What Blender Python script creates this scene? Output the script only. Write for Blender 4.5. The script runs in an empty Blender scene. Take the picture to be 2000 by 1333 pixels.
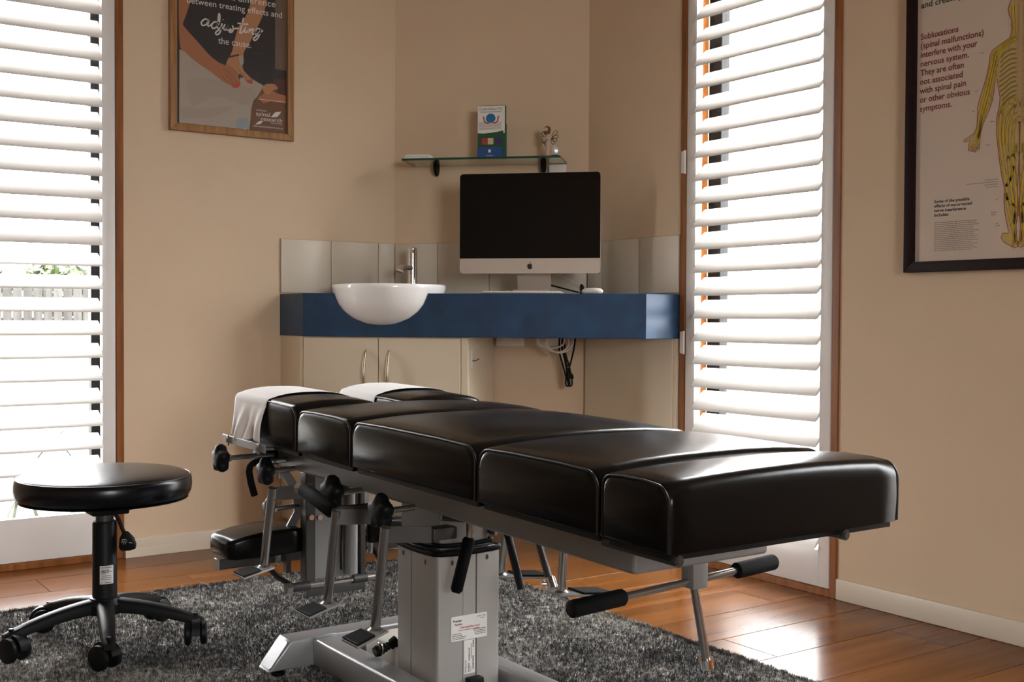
import bpy, bmesh, math, random
import numpy as np
from mathutils import Matrix, Vector

random.seed(7); np.random.seed(7)
SC = bpy.context.scene
COL = SC.collection
PI = math.pi
rad = math.radians

# ------------------------------------------------------------------ camera
cam_d = bpy.data.cameras.new('camera'); cam = bpy.data.objects.new('camera', cam_d); COL.objects.link(cam)
cam_d.sensor_fit = 'HORIZONTAL'; cam_d.sensor_width = 36.0; cam_d.lens = 40.597
cam_d.clip_start = 0.05; cam_d.clip_end = 300
yaw, pitch, roll = rad(34.8207), rad(-1.25105), rad(0.27675)
fw = Vector((math.sin(yaw)*math.cos(pitch), math.cos(yaw)*math.cos(pitch), math.sin(pitch)))
rt = Vector((math.cos(yaw), -math.sin(yaw), 0)); up = rt.cross(fw)
rt, up = rt*math.cos(roll)+up*math.sin(roll), up*math.cos(roll)-rt*math.sin(roll)
cam.matrix_world = Matrix(((rt.x, up.x, -fw.x, 0), (rt.y, up.y, -fw.y, 0), (rt.z, up.z, -fw.z, 0.85), (0, 0, 0, 1)))
SC.camera = cam

# ------------------------------------------------------------------ daylight (bright overcast sky) and exposure
world = bpy.data.worlds.new('overcast_sky'); SC.world = world; world.use_nodes = True
bg = world.node_tree.nodes['Background']
bg.inputs[0].default_value = (0.975, 0.985, 1.0, 1); bg.inputs[1].default_value = 30.0
SC.view_settings.view_transform = 'Standard'; SC.view_settings.look = 'None'
SC.view_settings.gamma = 1.0; SC.view_settings.use_curve_mapping = False
SC.view_settings.exposure = 0.08
SC.cycles.max_bounces = 10; SC.cycles.diffuse_bounces = 6; SC.cycles.glossy_bounces = 4
SC.cycles.transparent_max_bounces = 12; SC.cycles.sample_clamp_indirect = 6.0

def portal(loc, d, w, h):
    l = bpy.data.lights.new('daylight_portal', 'AREA'); l.shape = 'RECTANGLE'; l.size = w; l.size_y = h
    o = bpy.data.objects.new('daylight_portal', l); COL.objects.link(o)
    o.location = loc; o.rotation_euler = Vector(d).to_track_quat('-Z', 'Y').to_euler()
    l.cycles.is_portal = True
XR, YL = 2.787, 4.057           # right wall plane, left wall plane
XB, YB, ZC = -3.2, -3.4, 2.6   # the two walls behind the camera, ceiling
portal((0.82, YL+0.2, 1.08), (0, -1, 0), 0.74, 2.2)
portal((XR+0.2, 2.63, 1.08), (-1, 0, 0), 0.74, 2.2)
BW = (-0.75, 0.55, 0.9, 2.1)     # unseen window added in the back wall for fill light: x0,x1,z0,z1
portal(((BW[0]+BW[1])/2, YB-0.2, (BW[2]+BW[3])/2), (0, 1, 0), BW[1]-BW[0]+.05, BW[3]-BW[2]+.05)
portal((XR+0.2, 0.866, 1.08), (-1, 0, 0), 0.74, 2.2)   # a like window further along the same wall, out of the frame

# ------------------------------------------------------------------ materials
def new_mat(name):
    m = bpy.data.materials.new(name); m.use_nodes = True
    return m, m.node_tree, m.node_tree.nodes['Principled BSDF']
def pbr(name, col, rough=0.5, metal=0.0, bump=0.0, bscale=200.0, var=0.0, vscale=6.0, spec=0.5, coat=0.0, rvar=0.0):
    m, nt, b = new_mat(name)
    b.inputs['Base Color'].default_value = (*col, 1); b.inputs['Roughness'].default_value = rough
    b.inputs['Metallic'].default_value = metal; b.inputs['Specular IOR Level'].default_value = spec
    b.inputs['Coat Weight'].default_value = coat; b.inputs['Coat Roughness'].default_value = 0.15
    N, L = nt.nodes, nt.links
    if bump or var or rvar:
        geo = N.new('ShaderNodeNewGeometry')
    if bump:
        t = N.new('ShaderNodeTexNoise'); t.inputs['Scale'].default_value = bscale; t.inputs['Detail'].default_value = 4
        L.new(geo.outputs['Position'], t.inputs['Vector'])
        bp = N.new('ShaderNodeBump'); bp.inputs['Strength'].default_value = bump; bp.inputs['Distance'].default_value = 0.002
        L.new(t.outputs[0], bp.inputs['Height']); L.new(bp.outputs[0], b.inputs['Normal'])
    if var:
        t = N.new('ShaderNodeTexNoise'); t.inputs['Scale'].default_value = vscale; t.inputs['Detail'].default_value = 5
        L.new(geo.outputs['Position'], t.inputs['Vector'])
        r = N.new('ShaderNodeValToRGB')
        r.color_ramp.elements[0].position = 0.3; r.color_ramp.elements[1].position = 0.7
        r.color_ramp.elements[0].color = (*[c*(1-var) for c in col], 1)
        r.color_ramp.elements[1].color = (*[min(1, c*(1+var)) for c in col], 1)
        L.new(t.outputs[0], r.inputs[0]); L.new(r.outputs[0], b.inputs['Base Color'])
    if rvar:
        t = N.new('ShaderNodeTexNoise'); t.inputs['Scale'].default_value = 9; t.inputs['Detail'].default_value = 6
        L.new(geo.outputs['Position'], t.inputs['Vector'])
        mr = N.new('ShaderNodeMapRange'); mr.inputs['To Min'].default_value = rough-rvar; mr.inputs['To Max'].default_value = rough+rvar
        L.new(t.outputs[0], mr.inputs[0]); L.new(mr.outputs[0], b.inputs['Roughness'])
    return m
def thin_glass(name, tint=(1, 1, 1), f0=0.04, rough=0.0):
    m, nt, b = new_mat(name); N, L = nt.nodes, nt.links; N.remove(b)
    out = N['Material Output']; tr = N.new('ShaderNodeBsdfTransparent'); tr.inputs[0].default_value = (*tint, 1)
    gl = N.new('ShaderNodeBsdfGlossy'); gl.inputs['Roughness'].default_value = rough
    lw = N.new('ShaderNodeLayerWeight'); pw = N.new('ShaderNodeMath'); pw.operation = 'POWER'; pw.inputs[1].default_value = 5
    L.new(lw.outputs['Facing'], pw.inputs[0])
    ma = N.new('ShaderNodeMath'); ma.operation = 'MULTIPLY_ADD'; ma.inputs[1].default_value = 0.9; ma.inputs[2].default_value = f0; L.new(pw.outputs[0], ma.inputs[0])
    lw.inputs['Blend'].default_value = 0.5
    mx = N.new('ShaderNodeMixShader'); L.new(ma.outputs[0], mx.inputs[0]); L.new(tr.outputs[0], mx.inputs[1]); L.new(gl.outputs[0], mx.inputs[2])
    L.new(mx.outputs[0], out.inputs[0]); return m
def wood(name, c0, c1, axis, rough, along=1.2, across=22.0, bump=0.05, objvar=0.0, coat=0.0, spec=0.3):
    m, nt, b = new_mat(name); N, L = nt.nodes, nt.links; b.inputs['Specular IOR Level'].default_value = spec
    geo = N.new('ShaderNodeNewGeometry'); mp = N.new('ShaderNodeMapping')
    s = [across]*3; s['XYZ'.index(axis)] = along; mp.inputs['Scale'].default_value = s
    oi = N.new('ShaderNodeObjectInfo'); cmb = N.new('ShaderNodeVectorMath'); cmb.operation = 'MULTIPLY_ADD'
    cmb.inputs[1].default_value = (37, 53, 11)
    L.new(oi.outputs['Random'], cmb.inputs[0]); L.new(geo.outputs['Position'], cmb.inputs[2])
    L.new(cmb.outputs[0], mp.inputs[0])
    t = N.new('ShaderNodeTexNoise'); t.inputs['Scale'].default_value = 1.0; t.inputs['Detail'].default_value = 7; t.inputs['Distortion'].default_value = 0.25
    L.new(mp.outputs[0], t.inputs['Vector'])
    r = N.new('ShaderNodeValToRGB'); r.color_ramp.elements[0].position = 0.32; r.color_ramp.elements[1].position = 0.68
    r.color_ramp.elements[0].color = (*c0, 1); r.color_ramp.elements[1].color = (*c1, 1)
    L.new(t.outputs[0], r.inputs[0])
    last = r.outputs[0]
    if objvar:
        hs = N.new('ShaderNodeHueSaturation'); mr = N.new('ShaderNodeMapRange')
        mr.inputs['To Min'].default_value = 1-objvar; mr.inputs['To Max'].default_value = 1+objvar
        L.new(oi.outputs['Random'], mr.inputs[0]); L.new(mr.outputs[0], hs.inputs['Value']); L.new(last, hs.inputs['Color']); last = hs.outputs[0]
    L.new(last, b.inputs['Base Color']); b.inputs['Roughness'].default_value = rough
    b.inputs['Coat Weight'].default_value = coat; b.inputs['Coat Roughness'].default_value = 0.1
    mr2 = N.new('ShaderNodeMapRange'); mr2.inputs['To Min'].default_value = max(.05, rough-0.015); mr2.inputs['To Max'].default_value = rough+0.025
    L.new(t.outputs[0], mr2.inputs[0]); L.new(mr2.outputs[0], b.inputs['Roughness'])
    bp = N.new('ShaderNodeBump'); bp.inputs['Strength'].default_value = bump; bp.inputs['Distance'].default_value = 0.001
    L.new(t.outputs[0], bp.inputs['Height']); L.new(bp.outputs[0], b.inputs['Normal'])
    return m

M = {}
M['wall'] = pbr('wall_paint', (0.63, 0.485, 0.335), 0.62, bump=0.25, bscale=260, var=0.02, vscale=3, spec=0.3)
M['ceiling'] = pbr('ceiling_paint', (0.78, 0.72, 0.64), 0.8)
M['base'] = pbr('baseboard_paint', (0.66, 0.57, 0.45), 0.4, var=0.03)
M['floor'] = wood('floor_laminate', (0.100, 0.032, 0.006), (0.185, 0.066, 0.014), 'X', 0.2, along=1.1, across=13, bump=0.012, objvar=0.08, spec=0.1)
M['subfloor'] = pbr('subfloor', (0.03, 0.012, 0.006), 0.8)
M['jamb'] = wood('jamb_timber', (0.17, 0.055, 0.012), (0.29, 0.105, 0.026), 'Z', 0.35, along=3, across=40)
M['shutter'] = pbr('shutter_paint', (0.74, 0.72, 0.69), 0.33)
M['alu'] = pbr('black_aluminium', (0.004, 0.004, 0.004), 0.5, spec=0.15)
M['glass'] = thin_glass('window_glass'); M['picglass'] = thin_glass('picture_glass', f0=0.008)
M['leather'] = pbr('black_vinyl', (0.004, 0.0036, 0.0034), 0.22, bump=0.05, bscale=420, rvar=0.02, spec=0.16)
M['stool_vinyl'] = pbr('stool_vinyl', (0.004, 0.005, 0.007), 0.25, bump=0.05, bscale=400, rvar=0.02, spec=0.3)
M['piping'] = pbr('vinyl_piping', (0.004, 0.004, 0.004), 0.38, spec=0.3)
M['greypaint'] = pbr('grey_powder_coat', (0.25, 0.247, 0.243), 0.42, metal=0.3, bump=0.08, bscale=900)
M['silver'] = pbr('silver_paint', (0.37, 0.37, 0.375), 0.36, metal=0.55, bump=0.05, bscale=700)
M['column'] = pbr('column_aluminium', (0.40, 0.385, 0.36), 0.42, metal=0.35, bump=0.03, bscale=600, var=0.03, vscale=4)
M['darksteel'] = pbr('dark_steel', (0.07, 0.068, 0.065), 0.38, metal=0.5)
M['steel'] = pbr('steel_tube', (0.34, 0.32, 0.30), 0.24, metal=0.85)
M['chrome'] = pbr('chrome', (0.85, 0.85, 0.86), 0.08, metal=1.0)
M['plastic'] = pbr('black_plastic', (0.004, 0.0045, 0.005), 0.5, spec=0.2)
M['foam'] = pbr('black_foam', (0.003, 0.003, 0.003), 0.7, spec=0.12, bump=0.5, bscale=700)
M['rubber'] = pbr('black_rubber', (0.003, 0.003, 0.003), 0.6, spec=0.12, bump=0.4, bscale=500)
M['paper'] = pbr('white_paper', (0.90, 0.89, 0.88), 0.75)
M['ceramic'] = pbr('white_ceramic', (0.86, 0.85, 0.82), 0.07, coat=0.4)
M['blue'] = pbr('blue_laminate', (0.013, 0.045, 0.102), 0.38, var=0.28, vscale=14, bump=0.05, bscale=300)
M['cab'] = pbr('cream_laminate', (0.67, 0.575, 0.43), 0.4, var=0.015)
M['tile'] = pbr('white_tile', (0.60, 0.53, 0.425), 0.36)
M['grout'] = pbr('grout', (0.48, 0.36, 0.25), 0.8)
M['satin'] = pbr('satin_nickel', (0.38, 0.32, 0.24), 0.3, metal=1.0)
M['imac'] = pbr('brushed_aluminium', (0.52, 0.45, 0.38), 0.4, metal=0.35)
M['screen'] = pbr('screen_glass', (0.0015, 0.0015, 0.0015), 0.12, spec=0.2)
M['black'] = pbr('black_print', (0.004, 0.004, 0.004), 0.6)
M['whiteplast'] = pbr('white_plastic', (0.74, 0.70, 0.64), 0.35)
M['shelfglass'] = thin_glass('shelf_glass', (0.86, 0.93, 0.88), 0.05)
M['glassedge'] = pbr('glass_edge', (0.006, 0.055, 0.035), 0.12)
M['oak'] = wood('oak_frame', (0.22, 0.105, 0.035), (0.36, 0.19, 0.07), 'Z', 0.45, along=6, across=90)
M['darkframe'] = pbr('dark_frame', (0.012, 0.004, 0.004), 0.5, spec=0.15)
def ink(name, c, r=0.55): M[name] = pbr('print_'+name, c, r)
ink('p_white', (0.72, 0.70, 0.66)); ink('p_maroon', (0.18, 0.012, 0.02)); ink('p_ink', (0.035, 0.022, 0.03)); ink('p_teal', (0.01, 0.04, 0.035))
ink('p_sheet', (0.60, 0.49, 0.39)); ink('p_fig', (0.50, 0.36, 0.15)); ink('p_nerve', (0.58, 0.40, 0.02)); ink('p_red', (0.35, 0.05, 0.03))
ink('p_olive', (0.24, 0.165, 0.01)); ink('p_grey', (0.25, 0.19, 0.17)); ink('p_bone', (0.50, 0.30, 0.16))
ink('l_dark', (0.018, 0.013, 0.012)); ink('l_skin', (0.33, 0.125, 0.05)); ink('l_skin2', (0.40, 0.18, 0.08)); ink('l_cloth', (0.36, 0.30, 0.245)); ink('l_cloth2', (0.335, 0.277, 0.222))
ink('l_nail', (0.40, 0.06, 0.04)); ink('l_hair', (0.14, 0.055, 0.02)); ink('l_wall', (0.13, 0.08, 0.05)); ink('l_red', (0.07, 0.018, 0.012)); ink('l_text', (0.66, 0.62, 0.58)); ink('l_faint', (0.07, 0.055, 0.05)); ink('l_cup', (0.25, 0.28, 0.30))
ink('red', (0.55, 0.02, 0.03)); ink('b_green', (0.015, 0.075, 0.03)); ink('b_blue', (0.012, 0.07, 0.24)); ink('b_brain', (0.01, 0.14, 0.30)); ink('b_purple', (0.05, 0.02, 0.16)); ink('b_cream', (0.55, 0.45, 0.26))
M['hair'] = pbr('figurine_hair', (0.16, 0.065, 0.02), 0.6); M['gown'] = pbr('figurine_gown', (0.60, 0.46, 0.35), 0.6); M['wire'] = pbr('dark_wire', (0.02, 0.012, 0.008), 0.4, metal=0.6)
M['crystal'] = pbr('quartz', (0.62, 0.60, 0.57), 0.15, var=0.25, vscale=60)
M['whitecable'] = pbr('white_cable', (0.66, 0.62, 0.54), 0.5)
M['fence'] = wood('weathered_timber', (0.016, 0.015, 0.014), (0.042, 0.039, 0.036), 'Z', 0.8, along=2, across=14, objvar=0.25)
M['grass'] = pbr('lawn', (0.062, 0.068, 0.018), 0.9, var=0.3, vscale=3)
M['gravel'] = pbr('gravel', (0.042, 0.043, 0.043), 0.9, var=0.35, vscale=25)
M['concrete'] = pbr('pale_concrete', (0.62, 0.61, 0.58), 0.8, var=0.06)
M['leaf'] = pbr('leaf', (0.032, 0.046, 0.012), 0.6, var=0.3, vscale=8); M['bark'] = pbr('bark', (0.12, 0.08, 0.05), 0.9)
M['brick'] = pbr('pale_brick', (0.30, 0.17, 0.13), 0.85, var=0.2, vscale=12); M['mortar'] = pbr('mortar', (0.55, 0.50, 0.45), 0.9)

def rug_mat():
    m, nt, b = new_mat('rug_pile'); N, L = nt.nodes, nt.links
    geo = N.new('ShaderNodeNewGeometry'); t = N.new('ShaderNodeTexNoise'); t.inputs['Scale'].default_value = 75; t.inputs['Detail'].default_value = 3
    t2 = N.new('ShaderNodeTexNoise'); t2.inputs['Scale'].default_value = 7; t2.inputs['Detail'].default_value = 4
    L.new(geo.outputs['Position'], t.inputs['Vector']); L.new(geo.outputs['Position'], t2.inputs['Vector'])
    a = N.new('ShaderNodeMath'); a.operation = 'MULTIPLY_ADD'; a.inputs[1].default_value = 0.35; L.new(t2.outputs[0], a.inputs[0]); L.new(t.outputs[0], a.inputs[2])
    t3 = N.new('ShaderNodeTexNoise'); t3.inputs['Scale'].default_value = 1.3; t3.inputs['Detail'].default_value = 3
    va = N.new('ShaderNodeVectorMath'); va.inputs[1].default_value = (3.7, 8.1, 0); L.new(geo.outputs['Position'], va.inputs[0]); L.new(va.outputs[0], t3.inputs['Vector'])
    a3 = N.new('ShaderNodeMath'); a3.operation = 'MULTIPLY_ADD'; a3.inputs[1].default_value = 0.55; L.new(t3.outputs[0], a3.inputs[0]); L.new(a.outputs[0], a3.inputs[2])
    r = N.new('ShaderNodeValToRGB'); r.color_ramp.elements[0].position = 0.80; r.color_ramp.elements[1].position = 1.0
    e = r.color_ramp.elements.new(0.9)
    r.color_ramp.elements[0].color = (0.010, 0.010, 0.010, 1); e.color = (0.075, 0.072, 0.067, 1); r.color_ramp.elements[-1].color = (0.44, 0.42, 0.38, 1)
    mr = N.new('ShaderNodeMapRange'); mr.inputs['From Max'].default_value = 1.25; L.new(a3.outputs[0], mr.inputs[0])
    L.new(mr.outputs[0], r.inputs[0]); L.new(r.outputs[0], b.inputs['Base Color']); b.inputs['Roughness'].default_value = 0.9
    r.color_ramp.elements[0].position = 0.62; r.color_ramp.elements[1].position = 0.76; r.color_ramp.elements[2].position = 0.90
    b.inputs['Sheen Weight'].default_value = 0.1
    return m
M['rug'] = rug_mat()

# ------------------------------------------------------------------ mesh builder
def FM(o, ex, ey):
    ex = Vector(ex).normalized(); ey = Vector(ey).normalized(); ez = ex.cross(ey)
    return Matrix(((ex.x, ey.x, ez.x, o[0]), (ex.y, ey.y, ez.y, o[1]), (ex.z, ey.z, ez.z, o[2]), (0, 0, 0, 1)))
S2 = math.sqrt(0.5)
MD = FM((0, 0, 0), (S2, -S2, 0), (S2, S2, 0))      # local (s along the diagonal wall, t towards it, z)
def Dp(s, t, z): return Vector((s*S2+t*S2, -s*S2+t*S2, z))

class MB:
    def __init__(self, mat=None): self.v = []; self.f = []; self.M = mat or Matrix()
    def add(self, vs, fs, M2=None):
        k = len(self.v); T = self.M @ M2 if M2 else self.M
        self.v += [T @ Vector(p) for p in vs]; self.f += [tuple(i+k for i in f) for f in fs]; return self
    def bm(self, b, M2=None):
        b.verts.ensure_lookup_table(); b.verts.index_update()
        self.add([p.co.copy() for p in b.verts], [tuple(p.index for p in f.verts) for f in b.faces], M2); b.free(); return self
    def box(self, lo, hi, bev=0.0, seg=2, M2=None):
        b = bmesh.new(); lo = Vector(lo); hi = Vector(hi); c = (lo+hi)/2; d = hi-lo
        bmesh.ops.create_cube(b, size=1, matrix=Matrix.Translation(c) @ Matrix.Diagonal((d.x, d.y, d.z, 1)))
        if bev: bmesh.ops.bevel(b, geom=list(b.edges), offset=min(bev, 0.49*min(abs(d.x), abs(d.y), abs(d.z))), segments=seg, affect='EDGES', profile=0.5)
        return self.bm(b, M2)
    def prism(self, poly, h0, h1, M2=None, bev=0.0, seg=2):
        n = len(poly)
        if not bev:
            vs = [(x, y, h0) for x, y in poly]+[(x, y, h1) for x, y in poly]
            fs = [tuple(range(n-1, -1, -1)), tuple(range(n, 2*n))]+[(i, (i+1) % n, (i+1) % n+n, i+n) for i in range(n)]
            return self.add(vs, fs, M2)
        b = bmesh.new(); bot = [b.verts.new((x, y, h0)) for x, y in poly]; top = [b.verts.new((x, y, h1)) for x, y in poly]
        b.faces.new(bot[::-1]); ft = b.faces.new(top)
        for i in range(n): b.faces.new((bot[i], bot[(i+1) % n], top[(i+1) % n], top[i]))
        es = [e for e in b.edges if (e.verts[0] in top) == (e.verts[1] in top)]
        bmesh.ops.bevel(b, geom=es, offset=bev, segments=seg, affect='EDGES', profile=0.5, clamp_overlap=True)
        return self.bm(b, M2)
    def flat(self, poly, h, M2=None):
        return self.add([(x, y, h) for x, y in poly], [tuple(range(len(poly)))], M2)
    def tube(self, pts, r, n=10, M2=None, closed=False, caps=True):
        pts = [Vector(p) for p in pts]; m = len(pts); rs = r if isinstance(r, (list, tuple)) else [r]*m
        tang = []
        for i in range(m):
            a = pts[(i-1) % m] if (closed or i > 0) else pts[i]; c = pts[(i+1) % m] if (closed or i < m-1) else pts[i]
            tang.append((c-a).normalized())
        nrm = tang[0].orthogonal().normalized(); vs = []; fs = []
        for i in range(m):
            nrm = (nrm - tang[i]*nrm.dot(tang[i]))
            nrm = nrm.normalized() if nrm.length > 1e-6 else tang[i].orthogonal().normalized()
            bn = tang[i].cross(nrm)
            for k in range(n):
                a = 2*PI*k/n; vs.append(pts[i]+(nrm*math.cos(a)+bn*math.sin(a))*rs[i])
        for i in range(m if closed else m-1):
            j = (i+1) % m
            for k in range(n): fs.append((i*n+k, i*n+(k+1) % n, j*n+(k+1) % n, j*n+k))
        if caps and not closed: fs += [tuple(range(n-1, -1, -1)), tuple(range((m-1)*n, m*n))]
        return self.add(vs, fs, M2)
    def lathe(self, prof, n=32, M2=None, f=None):
        vs = []; fs = []; rings = []
        for r, z in prof:
            if r < 1e-6: rings.append([len(vs)]); vs.append((0, 0, z))
            else:
                rings.append(list(range(len(vs), len(vs)+n)))
                for k in range(n):
                    a = 2*PI*k/n; q = r*(f(a) if f else 1); vs.append((q*math.cos(a), q*math.sin(a), z))
        for A, B in zip(rings[:-1], rings[1:]):
            for k in range(n):
                if len(A) == 1 and len(B) == 1: continue
                if len(A) == 1: fs.append((A[0], B[(k+1) % n], B[k]))
                elif len(B) == 1: fs.append((A[k], A[(k+1) % n], B[0]))
                else: fs.append((A[k], A[(k+1) % n], B[(k+1) % n], B[k]))
        return self.add(vs, fs, M2)
    def rings(self, rings, cap=True, closed=True, M2=None):
        n = len(rings[0]); vs = [p for r in rings for p in r]; fs = []
        for i in range(len(rings)-1):
            for k in range(n if closed else n-1): fs.append((i*n+k, i*n+(k+1) % n, (i+1)*n+(k+1) % n, (i+1)*n+k))
        if cap: fs += [tuple(range(n-1, -1, -1)), tuple(range((len(rings)-1)*n, len(rings)*n))]
        return self.add(vs, fs, M2)
    def ribbon(self, pts, w, h, M2=None):
        pts = [Vector((x, y)) for x, y in pts]; n = len(pts); vs = []
        for i in range(n):
            d = (pts[min(i+1, n-1)]-pts[max(i-1, 0)])
            d = d.normalized() if d.length > 1e-9 else Vector((1, 0)); q = Vector((-d.y, d.x))*w*0.5
            vs += [(pts[i].x+q.x, pts[i].y+q.y, h), (pts[i].x-q.x, pts[i].y-q.y, h)]
        return self.add(vs, [(2*i+1, 2*i+3, 2*i+2, 2*i) for i in range(n-1)], M2)
    def text(self, s, size, x, y, M2, h=0.0, bold=0.0, align='LEFT', width=None, shear=0.0, spacing=1.0):
        c = bpy.data.curves.new('txt', 'FONT'); c.body = s; c.size = size; c.offset = bold*size; c.shear = shear; c.align_x = align
        c.space_line = spacing; c.resolution_u = 3; c.fill_mode = 'FRONT'
        o = bpy.data.objects.new('txt', c); COL.objects.link(o); dg = bpy.context.evaluated_depsgraph_get(); dg.update()
        me = bpy.data.meshes.new_from_object(o.evaluated_get(dg)); bpy.data.objects.remove(o); bpy.data.curves.remove(c)
        k = 1.0
        if width and len(me.vertices):
            xs = [v.co.x for v in me.vertices]; k = width/(max(xs)-min(xs))
        self.add([(v.co.x*k+x, v.co.y+y, h) for v in me.vertices], [tuple(p.vertices) for p in me.polygons], M2)
        bpy.data.meshes.remove(me); return self

ORG = {}
def smooth_mesh(me, ang=38):
    me.shade_smooth()
    try: me.set_sharp_from_angle(angle=rad(ang))
    except Exception: pass
def link(o, parent=None, org=None):
    COL.objects.link(o)
    if parent is not None:
        o.parent = parent; ORG[o.name] = ORG[parent.name]
    else:
        ORG[o.name] = Vector(org) if org is not None else Vector((0, 0, 0)); o.location = ORG[o.name]
    return o
def tag(o, label=None, cat=None, group=None, kind=None):
    if label: o['label'] = label
    if cat: o['category'] = cat
    if group: o['group'] = group
    if kind: o['kind'] = kind
    return o
def thing(name, loc, label, cat, group=None):
    o = bpy.data.objects.new(name, None); o.empty_display_size = 0.05; link(o, None, loc); return tag(o, label, cat, group)
def obj(name, mb, mat, parent=None, org=None, smooth=38, label=None):
    O = ORG[parent.name] if parent is not None else Vector(org if org is not None else (0, 0, 0))
    me = bpy.data.meshes.new(name); me.from_pydata([tuple(p-O) for p in mb.v], [], mb.f); me.update()
    me.materials.append(M[mat])
    if smooth: smooth_mesh(me, smooth)
    o = bpy.data.objects.new(name, me); link(o, parent, O)
    if label: o['label'] = label
    return o
def struct(name, mb, mat, parent=None, smooth=30):
    o = obj(name, mb, mat, parent, None, smooth)
    if parent is None: o['kind'] = 'structure'
    return o
def recalc(o):
    b = bmesh.new(); b.from_mesh(o.data); bmesh.ops.recalc_face_normals(b, faces=b.faces); b.to_mesh(o.data); b.free(); return o
def inst(src, parent, loc, name=None, rot=None):
    o = src.copy(); COL.objects.link(o); o.parent = parent; o.location = loc
    if rot: o.rotation_euler = rot
    ORG[o.name] = ORG[src.name]; return o

# ================================================================== THE SETTING
WT = 0.14
LW = (0.484, 1.18); RW = (2.283, 2.975); SW = (0.52, 1.212); WH = 2.2          # window openings (outer faces of the jambs)
b = MB(); b.box((XB-WT, YL, -.1), (LW[0], YL+WT, ZC)).box((LW[1], YL, -.1), (2.30, YL+WT, ZC)).box((LW[0], YL, WH), (LW[1], YL+WT, ZC)).box((LW[0], YL, -.1), (LW[1], YL+WT, 0.0))
wall_left = struct('wall_left', b, 'wall')
b = MB(); b.box((XR, YB-WT, -.1), (XR+WT, SW[0], ZC)).box((XR, SW[1], -.1), (XR+WT, RW[0], ZC)).box((XR, SW[0], WH), (XR+WT, SW[1], ZC)).box((XR, SW[0], -.1), (XR+WT, SW[1], 0.0)).box((XR, RW[1], -.1), (XR+WT, 3.55, ZC)).box((XR, RW[0], WH), (XR+WT, RW[1], ZC)).box((XR, RW[0], -.1), (XR+WT, RW[1], 0.0))
wall_right = struct('wall_right', b, 'wall')
b = MB(); b.prism([(2.249, 4.057), (2.787, 3.496), (2.90, 3.60), (2.36, 4.165)][::-1], -.1, ZC)
wall_corner = struct('wall_corner', b, 'wall'); recalc(wall_corner)
b = MB(); b.box((XB-WT, YB-WT, -.1), (BW[0], YB, ZC)).box((BW[1], YB-WT, -.1), (XR, YB, ZC)).box((BW[0], YB-WT, BW[3]), (BW[1], YB, ZC)).box((BW[0], YB-WT, -.1), (BW[1], YB, BW[2]))
struct('wall_back', b, 'wall')
b = MB(); b.box((XB-WT, YB, -.1), (XB, YL, ZC)); struct('wall_side', b, 'wall')
b = MB(); b.box((XB-WT, YB-WT, ZC), (XR+WT, YL+WT, ZC+.1)); struct('ceiling', b, 'ceiling')
b = MB(); b.box((XB, YB, -.1), (XR, YL, -.012)); floor = struct('floor', b, 'subfloor')
rows = [2.355+.19*k for k in range(-31, 10)]
for i, y0 in enumerate(rows):
    y1 = min(y0+.19, YL); ya = max(y0, YB)
    if y1-ya < .02: continue
    x = XB - ((i*0.437) % 1.29)
    if abs(y0-3.685) < .02: x = 0.85-1.29*2
    while x < XR:
        a, c = max(x, XB), min(x+1.29, XR)
        if c-a > .02:
            p = MB(); p.box((a+.0006, ya+.0006, -.012), (c-.0006, y1-.0006, 0.0), .0012, 1); struct('floor_plank', p, 'floor', floor)
        x += 1.29
# baseboards
b = MB(); b.box((LW[1]+.002, YL-.012, 0), (1.762, YL, .067), .004).box((LW[1]+.002, YL-.0145, 0), (1.762, YL-.01, .032), .001, 1); struct('baseboard_left', b, 'base')
b = MB(); b.box((XR-.012, SW[1]+.002, 0), (XR, RW[0]-.002, .064), .004).box((XR-.012, YB, 0), (XR, SW[0]-.002, .064), .004); struct('baseboard_right', b, 'base')
b = MB(); b.box((XB, YL-.012, 0), (LW[0]-.002, YL, .067), .004); struct('baseboard_far', b, 'base')

# rug
RX0, RX1, RY0, RY1 = -0.25, 2.078, 0.9, 3.462
rug = thing('area_rug', ((RX0+RX1)/2, (RY0+RY1)/2, 0), 'large charcoal and light grey flecked rug under the treatment table and stool', 'rug')
b = MB(); b.box((RX0+.006, RY0+.006, .0005), (RX1-.006, RY1-.006, .009), .003); obj('rug_backing', b, 'rug', rug)
n = 280000
px = np.random.uniform(-.02, RX1-.004, n); py = np.random.uniform(1.25, RY1-.004, n)
e = 9000; px[:e] = RX1-.004+np.random.normal(0, .003, e); py[e:e+7000] = RY1-.004+np.random.normal(0, .003, 7000)
# clumped pile: tuft height follows a soft noise
cl = np.sin(px*61+3*np.sin(py*37))*np.sin(py*53+2*np.sin(px*41))
h = .0135+.0035*cl+np.random.uniform(-.003, .003, n)
lean = np.random.uniform(0, 2*PI, n); ll = np.random.uniform(.001, .009, n); wv = np.random.uniform(.0009, .0021, n); wa = np.random.uniform(0, PI, n)
V = np.empty((n, 3, 3))
V[:, 0] = np.stack([px-np.cos(wa)*wv, py-np.sin(wa)*wv, np.full(n, .007)], 1)
V[:, 1] = np.stack([px+np.cos(wa)*wv, py+np.sin(wa)*wv, np.full(n, .007)], 1)
V[:, 2] = np.stack([px+np.cos(lean)*ll, py+np.sin(lean)*ll, .006+h*.9], 1)
V -= np.array(ORG[rug.name])
me = bpy.data.meshes.new('rug_pile'); me.vertices.add(3*n); me.vertices.foreach_set('co', V.reshape(-1))
me.loops.add(3*n); me.loops.foreach_set('vertex_index', np.arange(3*n)); me.polygons.add(n)
me.polygons.foreach_set('loop_start', np.arange(0, 3*n, 3)); me.polygons.foreach_set('loop_total', np.full(n, 3)); me.update(); me.validate()
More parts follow.
